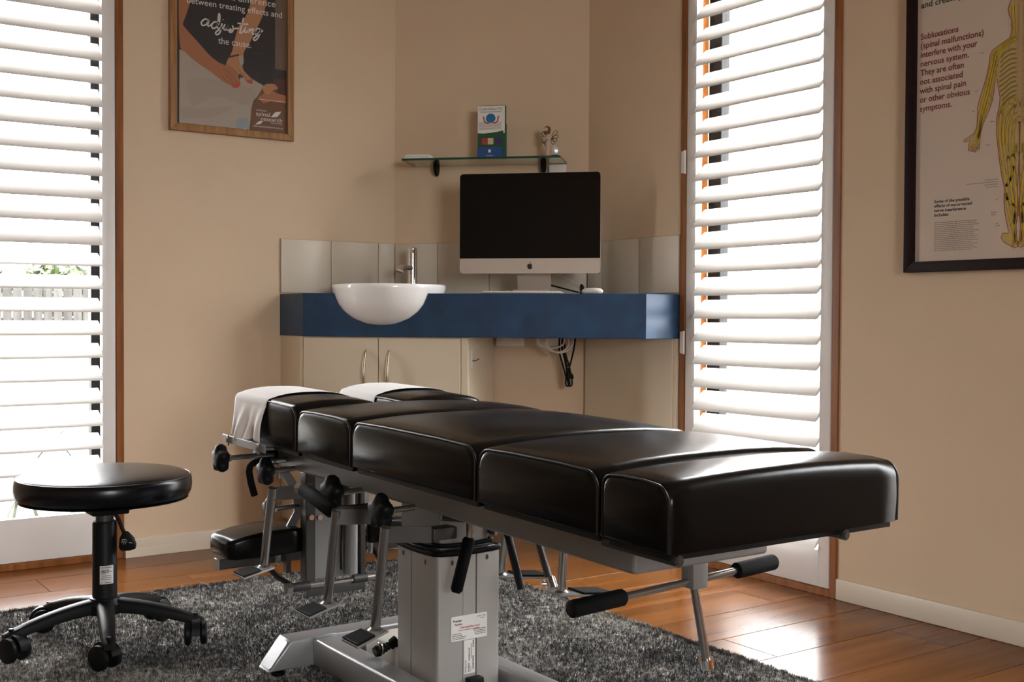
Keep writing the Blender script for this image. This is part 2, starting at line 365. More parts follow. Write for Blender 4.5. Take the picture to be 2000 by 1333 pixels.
me.materials.append(M['rug']); o = bpy.data.objects.new('rug_pile', me); link(o, rug); o['kind'] = 'stuff'

# ------------------------------------------------------------------ windows and plantation shutters
def window(n, MW, u0, u1, top, sash, liner=0.0):
    """MW maps (u along the wall, w outwards, z); jamb outer faces at u0,u1"""
    J = .026
    fr = MB(MW); fr.box((u0, -.007, 0), (u0+J, .10, top), .0015, 1); root = struct('window_%d' % n, fr, 'jamb')
    for nm, lo, hi in (('jamb', (u1-J, -.007, 0), (u1, .10, top)), ('sill', (u0+J, -.007, 0), (u1-J, .10, .023)), ('head_jamb', (u0+J, -.007, top-J), (u1-J, .10, top))):
        m = MB(MW); m.box(lo, hi, .0015, 1); obj(nm, m, 'jamb', root)
    a, c = u0+J+liner, u1-J-liner
    if liner:
        for nm, lo, hi in (('liner', (u0+J, .085, .023), (a, .135, top-J)), ('liner', (c, .085, .023), (u1-J, .135, top-J))):
            m = MB(MW); m.box(lo, hi); obj(nm, m, 'shutter', root)
    for lo, hi in (((a, .10, .023), (a+sash, .14, top-J)), ((c-sash, .10, .023), (c, .14, top-J)), ((a+sash, .10, .023), (c-sash, .14, .023+sash)), ((a+sash, .10, top-J-sash), (c-sash, .14, top-J))):
        m = MB(MW); m.box(lo, hi, .002, 1); obj('window_frame', m, 'alu', root)
    m = MB(MW); m.box((a+sash, .118, .023+sash), (c-sash, .122, top-J-sash)); obj('pane', m, 'glass', root)
    return root
def shutter(label, MW, u0, u1, top, brail, blades, hinges, stile=.045):
    """panel between u0,u1; blades = list of (pivot z, tilt)"""
    z0 = .0245; O = MW @ Vector(((u0+u1)/2, 0, z0))
    t = thing('plantation_shutter', O, label, 'shutter', 'white louvred window shutters')
    for a, c in ((u0, u0+stile), (u1-stile, u1)):
        m = MB(MW); m.box((a, -.004, z0), (c, .026, top), .0025); obj('stile', m, 'shutter', t)
    for a, c in ((z0, brail), (top-.078, top)):
        m = MB(MW); m.box((u0+stile, -.002, a), (u1-stile, .024, c), .002); obj('rail', m, 'shutter', t)
    src = {}
    for z, th in blades:
        if th not in src:
            m = MB(MW); c = .089; k = 9; sec = []
            for i in range(2*k):
                q = 2*PI*i/(2*k); x = math.cos(q)*c/2; y = math.sin(q)*.0055*(1-.15*math.cos(q)**2)
                ct, st = math.cos(rad(th)), math.sin(rad(th))
                sec.append((.011+x*ct-y*st, x*st+y*ct))
            m.rings([[(u, w, zz+z) for w, zz in sec] for u in (u0+stile+.002, u1-stile-.002)])
            o = obj('louvre_blade', m, 'shutter', t, smooth=50); recalc(o); src[th] = (o, z)
        else:
            o, zs = src[th]; inst(o, t, (0, 0, z-zs))
    for z in hinges:
        m = MB(MW); m.box((u0-.018, -.014, z-.038), (u0-.002, -.0072, z+.038), .0015, 1).tube([(u0-.002, -.011, z-.04), (u0-.002, -.011, z+.04)], .0045, 8); obj('hinge', m, 'shutter', t)
    return t
MWL = Matrix.Translation((0, YL, 0))
MWR = FM((XR, 0, 0), (0, -1, 0), (1, 0, 0))
window(1, MWL, LW[0], LW[1], WH, .034, .022)
window(2, MWR, -RW[1], -RW[0], WH, .062)
top = WH-.028
c = .0445
bl = [(1.083+.0783*k+c*math.sin(rad(51)), 51) for k in range(13) if 1.083+.0783*k < top-.145] + [(1.011-.0777*k+c*math.sin(rad(33)), 33) for k in range(11)]
shutter('white louvred shutter in the window beside the black stool', MWL, LW[0]+.0275, LW[1]-.0275, top, .17, bl, [])
bl = [(1.78-.0781*k+c*math.sin(rad(47)), 47) for k in range(-3, 22) if 1.78-.0781*k < top-.15]
shutter('white louvred shutter in the window next to the blue counter', MWR, -RW[1]+.0275, -RW[0]-.0275, top, .137, bl, [1.385, .76])
# the like window further along the right wall
window(3, MWR, -SW[1], -SW[0], WH, .062)
shutter('white louvred shutter in the window beyond the dark-framed chart', MWR, -SW[1]+.0275, -SW[0]-.0275, top, .137, bl, [1.385, .76])

# made-up window behind the camera, added to brighten the corner
m = MB(); m.box((BW[0], YB-.1, BW[2]), (BW[0]+.05, YB-.02, BW[3])); w4 = struct('window_4', m, 'alu')
for lo, hi in (((BW[1]-.05, YB-.1, BW[2]), (BW[1], YB-.02, BW[3])), ((BW[0]+.05, YB-.1, BW[2]), (BW[1]-.05, YB-.02, BW[2]+.05)), ((BW[0]+.05, YB-.1, BW[3]-.05), (BW[1]-.05, YB-.02, BW[3]))):
    m = MB(); m.box(lo, hi); obj('window_frame', m, 'alu', w4)
m = MB(); m.box((BW[0]+.05, YB-.062, BW[2]+.05), (BW[1]-.05, YB-.058, BW[3]-.05)); obj('pane', m, 'glass', w4)

# ------------------------------------------------------------------ splashback tiles
def tiles(parent, MW, cuts, z0, z1):
    m = MB(MW); m.box((cuts[0], -.0045, z0), (cuts[-1], -.0002, z1)); obj('grout_bed', m, 'grout', parent)
    for a, c in zip(cuts[:-1], cuts[1:]):
        m = MB(MW); m.box((a+.0015, -.009, z0+.001), (c-.0015, -.004, z1-.002), .0015, 2); obj('tile', m, 'tile', parent)
tiles(wall_left, MWL, [1.760, 1.967, 2.172, 2.243], .932, 1.136)
MWD = FM((2.249, 4.057, 0), (.538, -.561, 0), (.561, .538, 0)); DL = math.hypot(.538, .561)
tiles(wall_corner, MWD, [.004, .180, .389, .598, DL-.004], .932, 1.136)
tiles(wall_right, MWR, [-3.488, -3.403, -3.191, -2.979], .932, 1.136)

# ------------------------------------------------------------------ outdoors
b = MB(); b.box((-6, YL+WT+.01, -.25), (14, 11.5, -.12)); struct('ground_gravel', b, 'gravel')
b = MB(); b.box((XR+WT+.01, -8, -.26), (16, YL+WT, -.121)); struct('ground_concrete', b, 'concrete')
b = MB(); b.box((XB-3, -12, -.26), (XR+WT, YB-WT-.01, -.121)); struct('ground_rear', b, 'concrete')
b = MB(); b.add([(-6, 11.5, -.12), (30, 11.5, -.12), (30, 20, .5), (-6, 20, .5), (-6, 60, .7), (30, 60, .7)], [(0, 1, 2, 3), (3, 2, 5, 4)]); struct('ground_lawn', b, 'grass')
fn = thing('paling_fence', (5, 20, .45), 'weathered grey timber paling fence across the lawn outside the window', 'fence')
m = MB(); m.box((-.55, 20.02, .70), (10.55, 20.06, .78)).box((-.55, 20.02, 1.22), (10.55, 20.06, 1.30)); obj('fence_rail', m, 'fence', fn)
p0 = None
for k in range(70):
    if p0 is None:
        m = MB(); m.box((-.5, 20.0, .47), (-.362, 20.018, 1.44), .003, 1); p0 = obj('paling', m, 'fence', fn)
    else: inst(p0, fn, (k*.157, random.uniform(-.004, .004), random.uniform(-.03, .02)))
def shrub(name, label, cx, cy, z0, rx, rz, n, group):
    t = thing(name, (cx, cy, z0), label, 'tree', group)
    m = MB(); m.tube([(cx, cy, z0), (cx+.05, cy, z0+rz*.8)], [.09, .04], 7); obj('trunk', m, 'bark', t)
    m = MB(); vs = []; fs = []
    for i in range(n):
        d = Vector((random.gauss(0, 1), random.gauss(0, 1), random.gauss(0, 1))).normalized()*random.uniform(.55, 1.0)
        q = Vector((cx+d.x*rx, cy+d.y*rx, z0+rz*1.15+d.z*rz)); a = Vector((random.gauss(0, 1), random.gauss(0, 1), random.gauss(0, 1))).normalized()*.16
        bb = a.orthogonal().normalized()*.07; k = len(vs); vs += [q-a, q+bb, q+a, q-bb]; fs.append((k, k+1, k+2, k+3))
    m.add(vs, fs); o = obj('foliage', m, 'leaf', t, smooth=0); o['kind'] = 'stuff'
shrub('leafy_tree', 'round leafy tree behind the far fence, seen low between the louvres', 3.9, 24, .6, 1.0, .62, 900, 'trees behind the fence')
shrub('leafy_tree', 'wider spreading tree behind the fence, beside the round one', 6.7, 26, .6, 1.4, .75, 1100, 'trees behind the fence')
shrub('leafy_tree', 'smaller leafy tree behind the fence near its far end', 1.5, 23.5, .6, .9, .55, 700, 'trees behind the fence')
for x, lab in ((3.0, 'thin white goal pole on the lawn before the fence'), (4.95, 'second thin white pole on the lawn, nearer the window jamb')):
    m = MB(); m.tube([(x, 17.5, .3), (x, 17.5, 2.6)], .035, 8); o = obj('lawn_pole', m, 'shutter', None, (x, 17.5, .3)); tag(o, lab, 'pole', 'white poles on the lawn')
t = thing('strappy_plant', (1.15, 5.1, -.12), 'bright green strap-leaved plant just outside the shuttered window', 'plant')
for k in range(14):
    a = random.uniform(0, 2*PI); r = random.uniform(.1, .35); hgt = random.uniform(.45, .75); bx = random.uniform(-.25, .25); m = MB(); L = []; R = []
    for i in range(8):
        q = i/7; w = .011*(1-q)**.5+.001; cx = 1.15+bx+math.cos(a)*r*q*q; cy = 5.1+math.sin(a)*r*q*q; z = -.12+hgt*(q-.25*q*q)
        L.append((cx-math.sin(a)*w, cy+math.cos(a)*w, z)); R.append((cx+math.sin(a)*w, cy-math.cos(a)*w, z))
    m.add(L+R, [(i, i+1, 9+i, 8+i) for i in range(7)]); obj('strap_leaf', m, 'leaf', t)
bw = thing('brick_wall', (7, 7.6, -.12), 'pale pink brick wall of the neighbouring building outside the shuttered window', 'wall')
m = MB(); m.box((7.012, 6.82, -.12), (7.2, 8.30, 3.0)); obj('mortar_bed', m, 'mortar', bw)
b0 = None
for r in range(36):
    for k in range(6):
        y = 6.8+k*.245+(.12 if r % 2 else 0)
        if b0 is None: m = MB(); m.box((7.0, 6.8, -.115), (7.02, 7.035, -.041), .004, 1); b0 = obj('brick', m, 'brick', bw)
        else: inst(b0, bw, (random.uniform(-.002, .002), y-6.8, r*.085))

# ================================================================== CORNER COUNTER
BC = (-1.189, 4.077)                                        # basin centre (s,t)
prof_out = [(0, .800), (.05, .8015), (.09, .809), (.12, .8215), (.15, .841), (.175, .866), (.19, .890), (.201, .920), (.2065, .945), (.2075, .957)]
ct = thing('corner_counter', (2.3, 3.55, 0), 'deep blue laminate counter wrapping the room corner, notched around the basin', 'counter')
poly = [(1.760, 4.0565), (1.760, 3.853), (2.632, 2.981), (2.7865, 2.981), (2.7865, 3.494), (2.247, 4.0565)]
m = MB(); m.prism(poly, .773, .928, bev=.0015, seg=1); top = obj('worktop', m, 'blue', ct, smooth=20); recalc(top)
cm = MB(MD @ Matrix.Translation((BC[0], BC[1], 0))); cm.lathe([(r+(.0015 if r else 0), z-.0015) for r, z in prof_out]+[(.209, 1.0), (0, 1.0)], 64)
cut = obj('cutter', cm, 'black', None, (0, 0, 0)); recalc(cut)
md = top.modifiers.new('b', 'BOOLEAN'); md.object = cut; md.operation = 'DIFFERENCE'; md.solver = 'EXACT'
dg = bpy.context.evaluated_depsgraph_get(); dg.update(); me = bpy.data.meshes.new_from_object(top.evaluated_get(dg)); top.modifiers.clear(); top.data = me
smooth_mesh(me, 20); bpy.data.objects.remove(cut)
m = MB(); m.box((2.767, 2.996, .0), (2.785, 3.485, .7728), .001, 1); obj('support_panel', m, 'cab', ct)
m = MB(); m.box((2.7852, 2.99, .0), (2.7868, 3.49, .7728)).box((2.772, 2.981, 0), (2.7868, 2.9955, .7728), .001, 1); obj('edge_strip', m, 'cab', ct)

cb = thing('vanity_cabinet', (1.98, 3.75, 0), 'cream two-door vanity cabinet under the basin', 'cabinet')
fl = Dp(-1.4825, 3.992, 0); fr_ = Dp(-.871, 3.992, 0); bk = Dp(-.871, 4.43, 0)
m = MB(); m.prism([(1.7635, 4.054), (1.7635, 3.885), (fl.x, fl.y), (fr_.x, fr_.y), (bk.x, bk.y), (2.247, 4.05)], .09, .7726); recalc(obj('body', m, 'cab', cb, smooth=15))
m = MB(); m.prism([(1.79, 4.054), (1.79, 3.93), Dp(-1.46, 4.04, 0)[:2], Dp(-.875, 4.04, 0)[:2], Dp(-.875, 4.43, 0)[:2], (2.24, 4.05)], .0, .09); recalc(obj('plinth', m, 'cab', cb, smooth=15))
for a, c, hs in ((-1.480, -1.2005, -1.245), (-1.1975, -.8985, -1.158)):
    m = MB(MD); m.box((a, 3.975, .105), (c, 3.9915, .768), .0012, 1); d = obj('door', m, 'cab', cb)
    m = MB(MD); pts = []
    for i in range(15):
        q = i/14; pts.append((hs, 3.9745-.028*math.sin(PI*q)**.6, .553+.17*q))
    m.tube(pts, [.0042+.002*math.sin(PI*i/14) for i in range(15)], 10); obj('handle', m, 'satin', d)
m = MB(MD); m.box((-.8965, 3.977, .095), (-.871, 3.9915, .77), .001, 1); obj('end_panel', m, 'cab', cb)

# basin + mixer tap
bs = thing('vessel_basin', Dp(BC[0], BC[1], .80), 'round white ceramic basin let into the blue counter', 'basin')
inner = [(.2055, .9605), (.202, .9612), (.1985, .958), (.195, .945), (.188, .92), (.175, .892), (.155, .867), (.125, .844), (.09, .829), (.05, .8215), (.022, .820)]
m = MB(MD @ Matrix.Translation((BC[0], BC[1], 0))); m.lathe(prof_out+inner, 72); obj('bowl', m, 'ceramic', bs, smooth=60)
m = MB(MD @ Matrix.Translation((BC[0], BC[1], 0))); m.lathe([(.0, .819), (.021, .819), (.0215, .822), (.017, .823), (0, .8225)], 24); obj('drain', m, 'chrome', bs)
tp = thing('mixer_tap', Dp(-1.163, 4.305, .928), 'chrome cylindrical mixer tap behind the white basin', 'tap')
m = MB(MD @ Matrix.Translation((-1.163, 4.305, 0))); m.lathe([(0, .9285), (.021, .9285), (.021, .934), (.0185, .937), (.0185, 1.068), (.0165, 1.069), (.0165, 1.071), (.0185, 1.072), (.0185, 1.106), (.016, 1.109), (0, 1.109)], 28); obj('tap_body', m, 'chrome', tp)
m = MB(MD); m.tube([(-1.165, 4.295, 1.031), (-1.184, 4.265, 1.031), (-1.192, 4.235, 1.030)], .0115, 14); sp = obj('spout', m, 'chrome', tp)
m = MB(MD); m.tube([(-1.1915, 4.236, 1.030), (-1.193, 4.23, 1.018)], .0145, 14); obj('aerator', m, 'chrome', sp)
m = MB(MD); m.tube([(-1.163, 4.305, 1.088), (-1.15, 4.262, 1.098)], [.006, .004], 10); obj('lever', m, 'chrome', tp)

# computer
im = thing('desktop_computer', Dp(-.6774, 4.13, .928), 'all-in-one silver desktop computer with a black screen on the blue counter', 'computer')
MI = MD @ Matrix.Translation((-.6774, 4.114, 0)) @ Matrix.Rotation(rad(-1.0), 4, 'Z')
def rrect(x0, x1, y0, y1, r, n=6):
    o = []
    for cx, cy, a0 in ((x1-r, y1-r, 0), (x0+r, y1-r, 90), (x0+r, y0+r, 180), (x1-r, y0+r, 270)):
        for i in range(n+1): a = rad(a0+90*i/n); o.append((cx+r*math.cos(a), cy+r*math.sin(a)))
    return o
W2 = .2575
MIf = MI @ Matrix(((1, 0, 0, 0), (0, 0, -1, 0), (0, 1, 0, 0), (0, 0, 0, 1)))     # local x right, y up, z towards the viewer
m = MB(MIf); m.rings([[(x*k+0, y if k == 1 else 1.19+(y-1.19)*k, z) for x, y in rrect(-W2, W2, 1.003, 1.365, .013)] for k, z in ((.55, -.04), (.80, -.028), (.96, -.010), (1, -.004), (1, 0))]); recalc(obj('casing', m, 'imac', im, smooth=40))
m = MB(MIf); m.prism([p for p in rrect(-W2+.0004, W2-.0004, 1.003, 1.3646, .0126) if p[1] > 1.058]+[(-W2+.0004, 1.058), (W2-.0004, 1.058)], .0002, .0012); recalc(obj('screen', m, 'screen', im, smooth=20))
m = MB(MIf); m.prism([p for p in rrect(-W2+.0004, W2-.0004, 1.0034, 1.3646, .0126) if p[1] < 1.05]+[(W2-.0004, 1.0575), (-W2+.0004, 1.0575)], .0002, .0010); recalc(obj('chin', m, 'imac', im, smooth=20))
# emblem on the chin: bitten fruit with a leaf
def emblem(k, ox, oy):
    body = []
    half = [(0, .78), (.18, .86), (.42, .88), (.68, .78), (.86, .55), (.92, .2), (.86, -.2), (.7, -.6), (.5, -.86), (.3, -.95), (.12, -.9), (0, -.86)]
    R = []
    for x, y in half:
        if x > .5 and -.25 < y < .65:
            a = math.atan2(y-.25, x-1.05); R.append((1.05+.42*math.cos(a), .25+.42*math.sin(a)))
        else: R.append((x, y))
    R = [(0, .78), (.18, .86), (.42, .88), (.66, .8), (.84, .62), (.70, .50), (.63, .30), (.66, .08), (.80, -.1), (.88, -.16), (.76, -.5), (.6, -.76), (.42, -.92), (.26, -.95), (.12, -.9), (0, -.87)]
    body = [(ox+x*k, oy+y*k) for x, y in R]+[(ox-x*k, oy+y*k) for x, y in half[::-1][1:-1]]
    leaf = [(ox+x*k, oy+y*k) for x, y in ((0, .98), (.02, 1.2), (.16, 1.42), (.38, 1.52), (.36, 1.28), (.22, 1.06))]
    return body, leaf
bo, le = emblem(.0105, .003, 1.0285)
m = MB(MIf); m.prism(bo, .001, .0016); m.prism(le, .001, .0016); recalc(obj('emblem', m, 'black', im, smooth=0))
m = MB(MI); m.box((-.06, -.012, .9285), (.068, .15, .9335), .002).rings([[(x, y+dy, z) for x, y in ((-.058, 0), (.066, 0), (.066, .006), (-.058, .006))] for dy, z in ((.085, .932), (.083, .96), (.07, 1.02), (.045, 1.09))]); recalc(obj('stand', m, 'imac', im))
m = MB(MI); m.rings([[(x, y, z) for x in (-.06, .068)] for y, z in ((-.010, .9335), (-.004, .9345), (.004, .938), (.010, .944), (.018, .9455), (.028, .9335))], cap=False, closed=False); obj('stand_lip', m, 'imac', im)

kb = thing('keyboard', Dp(-.688, 4.035, .928), 'slim white keyboard on the blue counter below the screen', 'keyboard')
m = MB(MD); m.box((-.829, 3.985, .9285), (-.547, 4.095, .9345), .002); obj('keyboard_case', m, 'imac', kb)
k0 = None
for r in range(5):
    for c in range(14):
        x = -.825+c*.0199; y = 3.990+r*.0205
        if k0 is None:
            m = MB(MD); m.box((x, y, .9346), (x+.0165, y+.0165, .9368), .001, 1); k0 = obj('key', m, 'whiteplast', kb)
        else:
            d = Dp(c*.0199, r*.0205, 0); inst(k0, kb, d)
ms = MB(MD @ Matrix.Translation((-.441, 4.05, .9288)) @ Matrix.Rotation(rad(38), 4, 'Z'))
ms.rings([[(rx*math.cos(2*PI*i/24), ry*math.sin(2*PI*i/24), z) for i in range(24)] for rx, ry, z in ((.024, .05, 0), (.027, .054, .004), (.0285, .0565, .009), (.0265, .053, .014), (.020, .042, .0185), (.010, .022, .0205))])
o = obj('computer_mouse', ms, 'whiteplast', None, Dp(-.441, 4.05, .9285), 60); recalc(o); tag(o, 'low white computer mouse on the blue counter near the window', 'mouse')

# cables on and under the counter
def curve_pts(ctrl, n=24):
    P = [Vector(p) for p in ctrl]; P = [P[0]]+P+[P[-1]]; out = []
    for i in range(1, len(P)-2):
        for k in range(n):
            t = k/n; a, b_, c, d = P[i-1:i+3]
            out.append(.5*((2*b_)+(c-a)*t+(2*a-5*b_+4*c-d)*t*t+(3*b_-a-3*c+d)*t**3))
    out.append(P[-2]); return out
cbt = thing('power_lead', Dp(-.56, 4.2, .928), 'black power cord with a plug lying on the counter beside the screen stand', 'cable')
m = MB(MD); m.tube(curve_pts([(-.62, 4.22, .965), (-.56, 4.2, .95), (-.52, 4.17, .94), (-.49, 4.15, .9325)], 8), .003, 7); obj('cord', m, 'plastic', cbt)
m = MB(MD); m.tube([(-.486, 4.14, .9315), (-.487, 4.14, .945), (-.49, 4.141, .96), (-.492, 4.142, .9645)], [.006, .009, .007, .003], 10); obj('plug', m, 'plastic', cbt)
m = MB(MD); m.tube(curve_pts([(-.58, 4.32, .999), (-.55, 4.30, .985), (-.535, 4.28, .972), (-.55, 4.27, .985), (-.53, 4.26, .968), (-.50, 4.20, .945), (-.50, 4.13, .9315)], 8), .0016, 6); o = obj('thin_cable', m, 'whitecable', None, Dp(-.5, 4.2, .93)); tag(o, 'thin grey cable looping behind the screen onto the counter', 'cable')
for s0, lab in ((-.859, 'white double power point on the corner wall nearer the cabinet'), (-.702, 'white double power point on the corner wall behind the hanging cables')):
    t = thing('power_outlet', Dp(s0+.056, 4.44, .732), lab, 'outlet', 'power points under the counter')
    m = MB(MD); m.box((s0, 4.430, .732), (s0+.112, 4.447, .804), .003); obj('plate', m, 'whiteplast', t)
    m = MB(MD); m.box((s0+.018, 4.4275, .737), (s0+.094, 4.4305, .772), .002, 1); obj('rocker', m, 'whiteplast', t)
    m = MB(MD); m.box((s0+.045, 4.424, .765), (s0+.06, 4.4285, .775), .001, 1); obj('socket', m, 'plastic', t)
bd = thing('cable_bundle', Dp(-.565, 4.36, .60), 'black cord bundle tied in a loop hanging under the blue counter', 'cable')
loops = [[(-.598, 4.37, .80), (-.60, 4.36, .72), (-.585, 4.35, .665), (-.572, 4.345, .62), (-.572, 4.345, .592), (-.565, 4.345, .584), (-.557, 4.345, .595), (-.565, 4.345, .64), (-.575, 4.35, .69), (-.59, 4.36, .73), (-.585, 4.37, .80)],
         [(-.585, 4.365, .80), (-.588, 4.36, .73), (-.574, 4.352, .67), (-.566, 4.35, .61), (-.562, 4.35, .588), (-.553, 4.35, .585), (-.549, 4.35, .60), (-.56, 4.35, .66), (-.578, 4.355, .72), (-.575, 4.365, .80)],
         [(-.536, 4.365, .80), (-.543, 4.36, .73), (-.556, 4.355, .67), (-.568, 4.35, .63)],
         [(-.57, 4.352, .65), (-.553, 4.352, .632), (-.546, 4.352, .618), (-.552, 4.352, .612), (-.566, 4.352, .64)]]
for L in loops: m = MB(MD); m.tube(curve_pts(L, 6), .0034, 7); obj('cord_strand', m, 'plastic', bd)
m = MB(MD); m.tube([(-.576, 4.349, .664), (-.562, 4.347, .66), (-.558, 4.354, .661), (-.572, 4.357, .665)], .002, 6, closed=True); obj('cable_tie', m, 'plastic', bd)
wl = thing('white_cable_coil', Dp(-.60, 4.37, .74), 'loose pale cable coil hanging under the blue counter over the outlet', 'cable')
for rx, rz, cx, cz, tt in ((.052, .03, -.622, .758, 4.30), (.044, .036, -.598, .750, 4.295), (.050, .044, -.590, .756, 4.305)):
    m = MB(MD); m.tube([(cx+rx*math.cos(2*PI*i/28), tt+.006*math.sin(4*PI*i/28), cz+rz*math.sin(2*PI*i/28)) for i in range(28)], .0034, 6, closed=True); obj('cable_loop', m, 'whitecable', wl)
hk = thing('adhesive_hook', Dp(-.868, 4.06, .66), 'small white adhesive hook on the cabinet end panel', 'hook')
m = MB(MD); m.box((-.8709, 4.015, .665), (-.866, 4.04, .728), .0015); obj('hook_plate', m, 'whiteplast', hk)
m = MB(MD); m.tube([(-.867, 4.028, .688), (-.853, 4.028, .69), (-.842, 4.028, .696)], .0022, 6); obj('hook_prong', m, 'steel', hk)

# glass shelf and what stands on it
sh = thing('glass_shelf', Dp(-.887, 4.34, 1.436), 'clear glass wall shelf with a green edge above the computer', 'shelf')
m = MB(MD); m.box((-1.19, 4.2455, 1.4362), (-.585, 4.438, 1.4438)); obj('shelf_pane', m, 'shelfglass', sh, smooth=0)
m = MB(MD); m.box((-1.1905, 4.2435, 1.436), (-.5845, 4.246, 1.444), .0006, 1).box((-.5865, 4.246, 1.436), (-.5845, 4.438, 1.444)).box((-1.1905, 4.246, 1.436), (-1.1885, 4.438, 1.444)); obj('polished_edge', m, 'glassedge', sh)
for s0 in (-1.1024, -.6767):
    m = MB(MD); sec = [(.0155*math.sin(PI*q)**.8*(1 if q < .5 else 1), 0) for q in (0,)]
    rings = []
    for i in range(13):
        q = i/12; z = 1.398+.071*q; w = .0115*max(.02, math.sin(PI*min(1, .06+q*.94)))**.55; d = .045*max(.05, math.sin(PI*(.08+.84*q)))**.6
        rings.append([(s0+w*math.cos(a), 4.445-d*max(0, math.sin(a)), z) for a in [PI*k/10 for k in range(11)]])
    m.rings(rings); recalc(obj('bracket', m, 'plastic', sh, smooth=50))
m = MB(MD); m.box((-1.188, 4.275, 1.4445), (-1.09, 4.36, 1.4535), .001, 1).box((-1.186, 4.276, 1.4536), (-1.092, 4.359, 1.463), .001, 1); o = obj('card_stack', m, 'p_white', None, Dp(-1.14, 4.32, 1.4442), label=None); tag(o, 'stack of white cards lying at one end of the glass shelf', 'cards')
m = MB(MD); m.box((-.652, 4.418, 1.402), (-.585, 4.4445, 1.4345), .003); o = obj('wall_box', m, 'whiteplast', None, Dp(-.615, 4.44, 1.402)); tag(o, 'small white box on the corner wall just under the glass shelf', 'box')

# brochure holder
br = thing('brochure_holder', Dp(-.86, 4.32, 1.4442), 'tall holder of printed leaflets headed CHIROPRACTIC on the glass shelf', 'leaflets')
MBH = MD @ Matrix.Translation((-.86, 4.318, 1.4445)) @ Matrix.Rotation(rad(-3), 4, 'Z')
MBf = MBH @ Matrix(((1, 0, 0, 0), (0, 0, -1, 0), (0, 1, 0, 0), (0, 0, 0, 1)))
m = MB(MBH); m.box((-.052, .0, .0), (.055, .028, .135), .001, 1).box((-.05, .003, .135), (.053, .026, .205), .001, 1); obj('holder', m, 'b_green', br)
m = MB(MBf); m.box((-.0515, .098, .0006), (.0535, .202, .0026)); up_ = obj('leaflet', m, 'p_white', br)
m = MB(MBf); m.flat([(-.0515, .046), (.0485, .046), (.0485, .108), (.03, .104), (0, .1), (-.03, .098), (-.0515, .1)], .0032); obj('green_band', m, 'b_green', up_, smooth=0)
m = MB(MBf); m.flat([(-.0525, .0), (.0465, .0), (.0465, .046), (-.0525, .046)], .0032); obj('blue_band', m, 'b_blue', up_, smooth=0)
m = MB(MBf); m.text('CHIROPRACTIC', .013, 0, .185, None, .0030, align='CENTER', width=.094); obj('lettering', m, 'b_green', up_, smooth=0)
m = MB(MBf)
for i in range(7): m.flat([(-.048, .113+i*.0042), (.044-.006*(i % 2), .113+i*.0042), (.044-.006*(i % 2), .1145+i*.0042), (-.048, .1145+i*.0042)], .0030)
m.flat([(-.042, .178), (.04, .178), (.04, .1805), (-.042, .1805)], .0030); obj('small_print', m, 'p_grey', up_, smooth=0)
m = MB(MBf); m.flat([(.019*math.cos(a)-.001, .154+.019*math.sin(a)*(1 if math.sin(a) > 0 else .85)) for a in [2*PI*i/24 for i in range(24)]], .0031); obj('blue_dome', m, 'b_brain', up_, smooth=0)
m = MB(MBf)
for sg in (-1, 1): m.ribbon([(sg*.008, .137), (sg*.018, .138), (sg*.026, .144), (sg*.028, .156), (sg*.03, .163)], .005, .0032)
obj('curved_arms', m, 'p_red', up_, smooth=0)
for x, c in ((-.036, 'p_red'), (-.012, 'b_cream'), (.018, 'b_purple')):
    m = MB(MBf); m.flat([(x, .056), (x+.022, .056), (x+.022, .08), (x, .08)], .0036); obj('printed_photo', m, c, up_, smooth=0)
m = MB(MBf); m.flat([(-.01, .026), (0, .026), (0, .037), (-.01, .037)], .0036).text('CONNECT', .006, -.004, .012, None, .0036, align='CENTER'); m.flat([(-.035, .004), (.03, .004), (.03, .0055), (-.035, .0055)], .0036); obj('lettering', m, 'p_white', up_, smooth=0)

# angel figurine
ag = thing('angel_figurine', Dp(-.646, 4.33, 1.4442), 'small cream angel figurine with brown hair and wire wings on the glass shelf', 'figurine')
MA = MD @ Matrix.Translation((-.643, 4.33, 1.4442)) @ Matrix.Rotation(rad(-28), 4, 'Z')
m = MB(MA)
def ell(cx, cy, z, rx, ry, n=16): return [(cx+rx*math.cos(2*PI*i/n), cy+ry*math.sin(2*PI*i/n), z) for i in range(n)]
m.rings([ell(0, 0, 0, .0125, .0115), ell(0, 0, .004, .012, .011), ell(0, 0, .03, .0098, .009), ell(0, 0, .055, .0088, .008), ell(0, 0, .07, .0105, .0085), ell(0, .001, .083, .0125, .008), ell(0, 0, .091, .0105, .0065), ell(-.001, 0, .096, .0045, .004), ell(-.002, -.001, .1, .004, .004)])
for sg in (-1, 1): m.tube(curve_pts([(sg*.011, .001, .088), (sg*.0145, -.004, .077), (sg*.010, -.012, .071), (sg*.002, -.014, .078)], 4), [.0042]*4*3+[.003], 8)
recalc(obj('gown', m, 'gown', ag, smooth=60))
m = MB(MA @ Matrix.Translation((-.002, -.006, .105)) @ Matrix.Rotation(rad(24), 4, 'X') @ Matrix.Scale(1.3, 4)); m.lathe([(0, -.0105), (.005, -.009), (.0078, -.004), (.0086, .001), (.0075, .006), (.0045, .0093), (0, .0105)], 16); obj('head', m, 'gown', ag, smooth=60)
m = MB(MA @ Matrix.Translation((-.002, -.0025, .1075)) @ Matrix.Rotation(rad(-16), 4, 'X') @ Matrix.Scale(1.36, 4)); m.lathe([(.0055, -.013), (.0088, -.009), (.0098, -.001), (.0092, .005), (.006, .010), (0, .0115)], 16).lathe([(0, -.012), (.005, -.008), (.006, -.001), (0, .006)], 10, Matrix.Translation((0, .0075, -.006))); obj('hair', m, 'hair', ag, smooth=60)
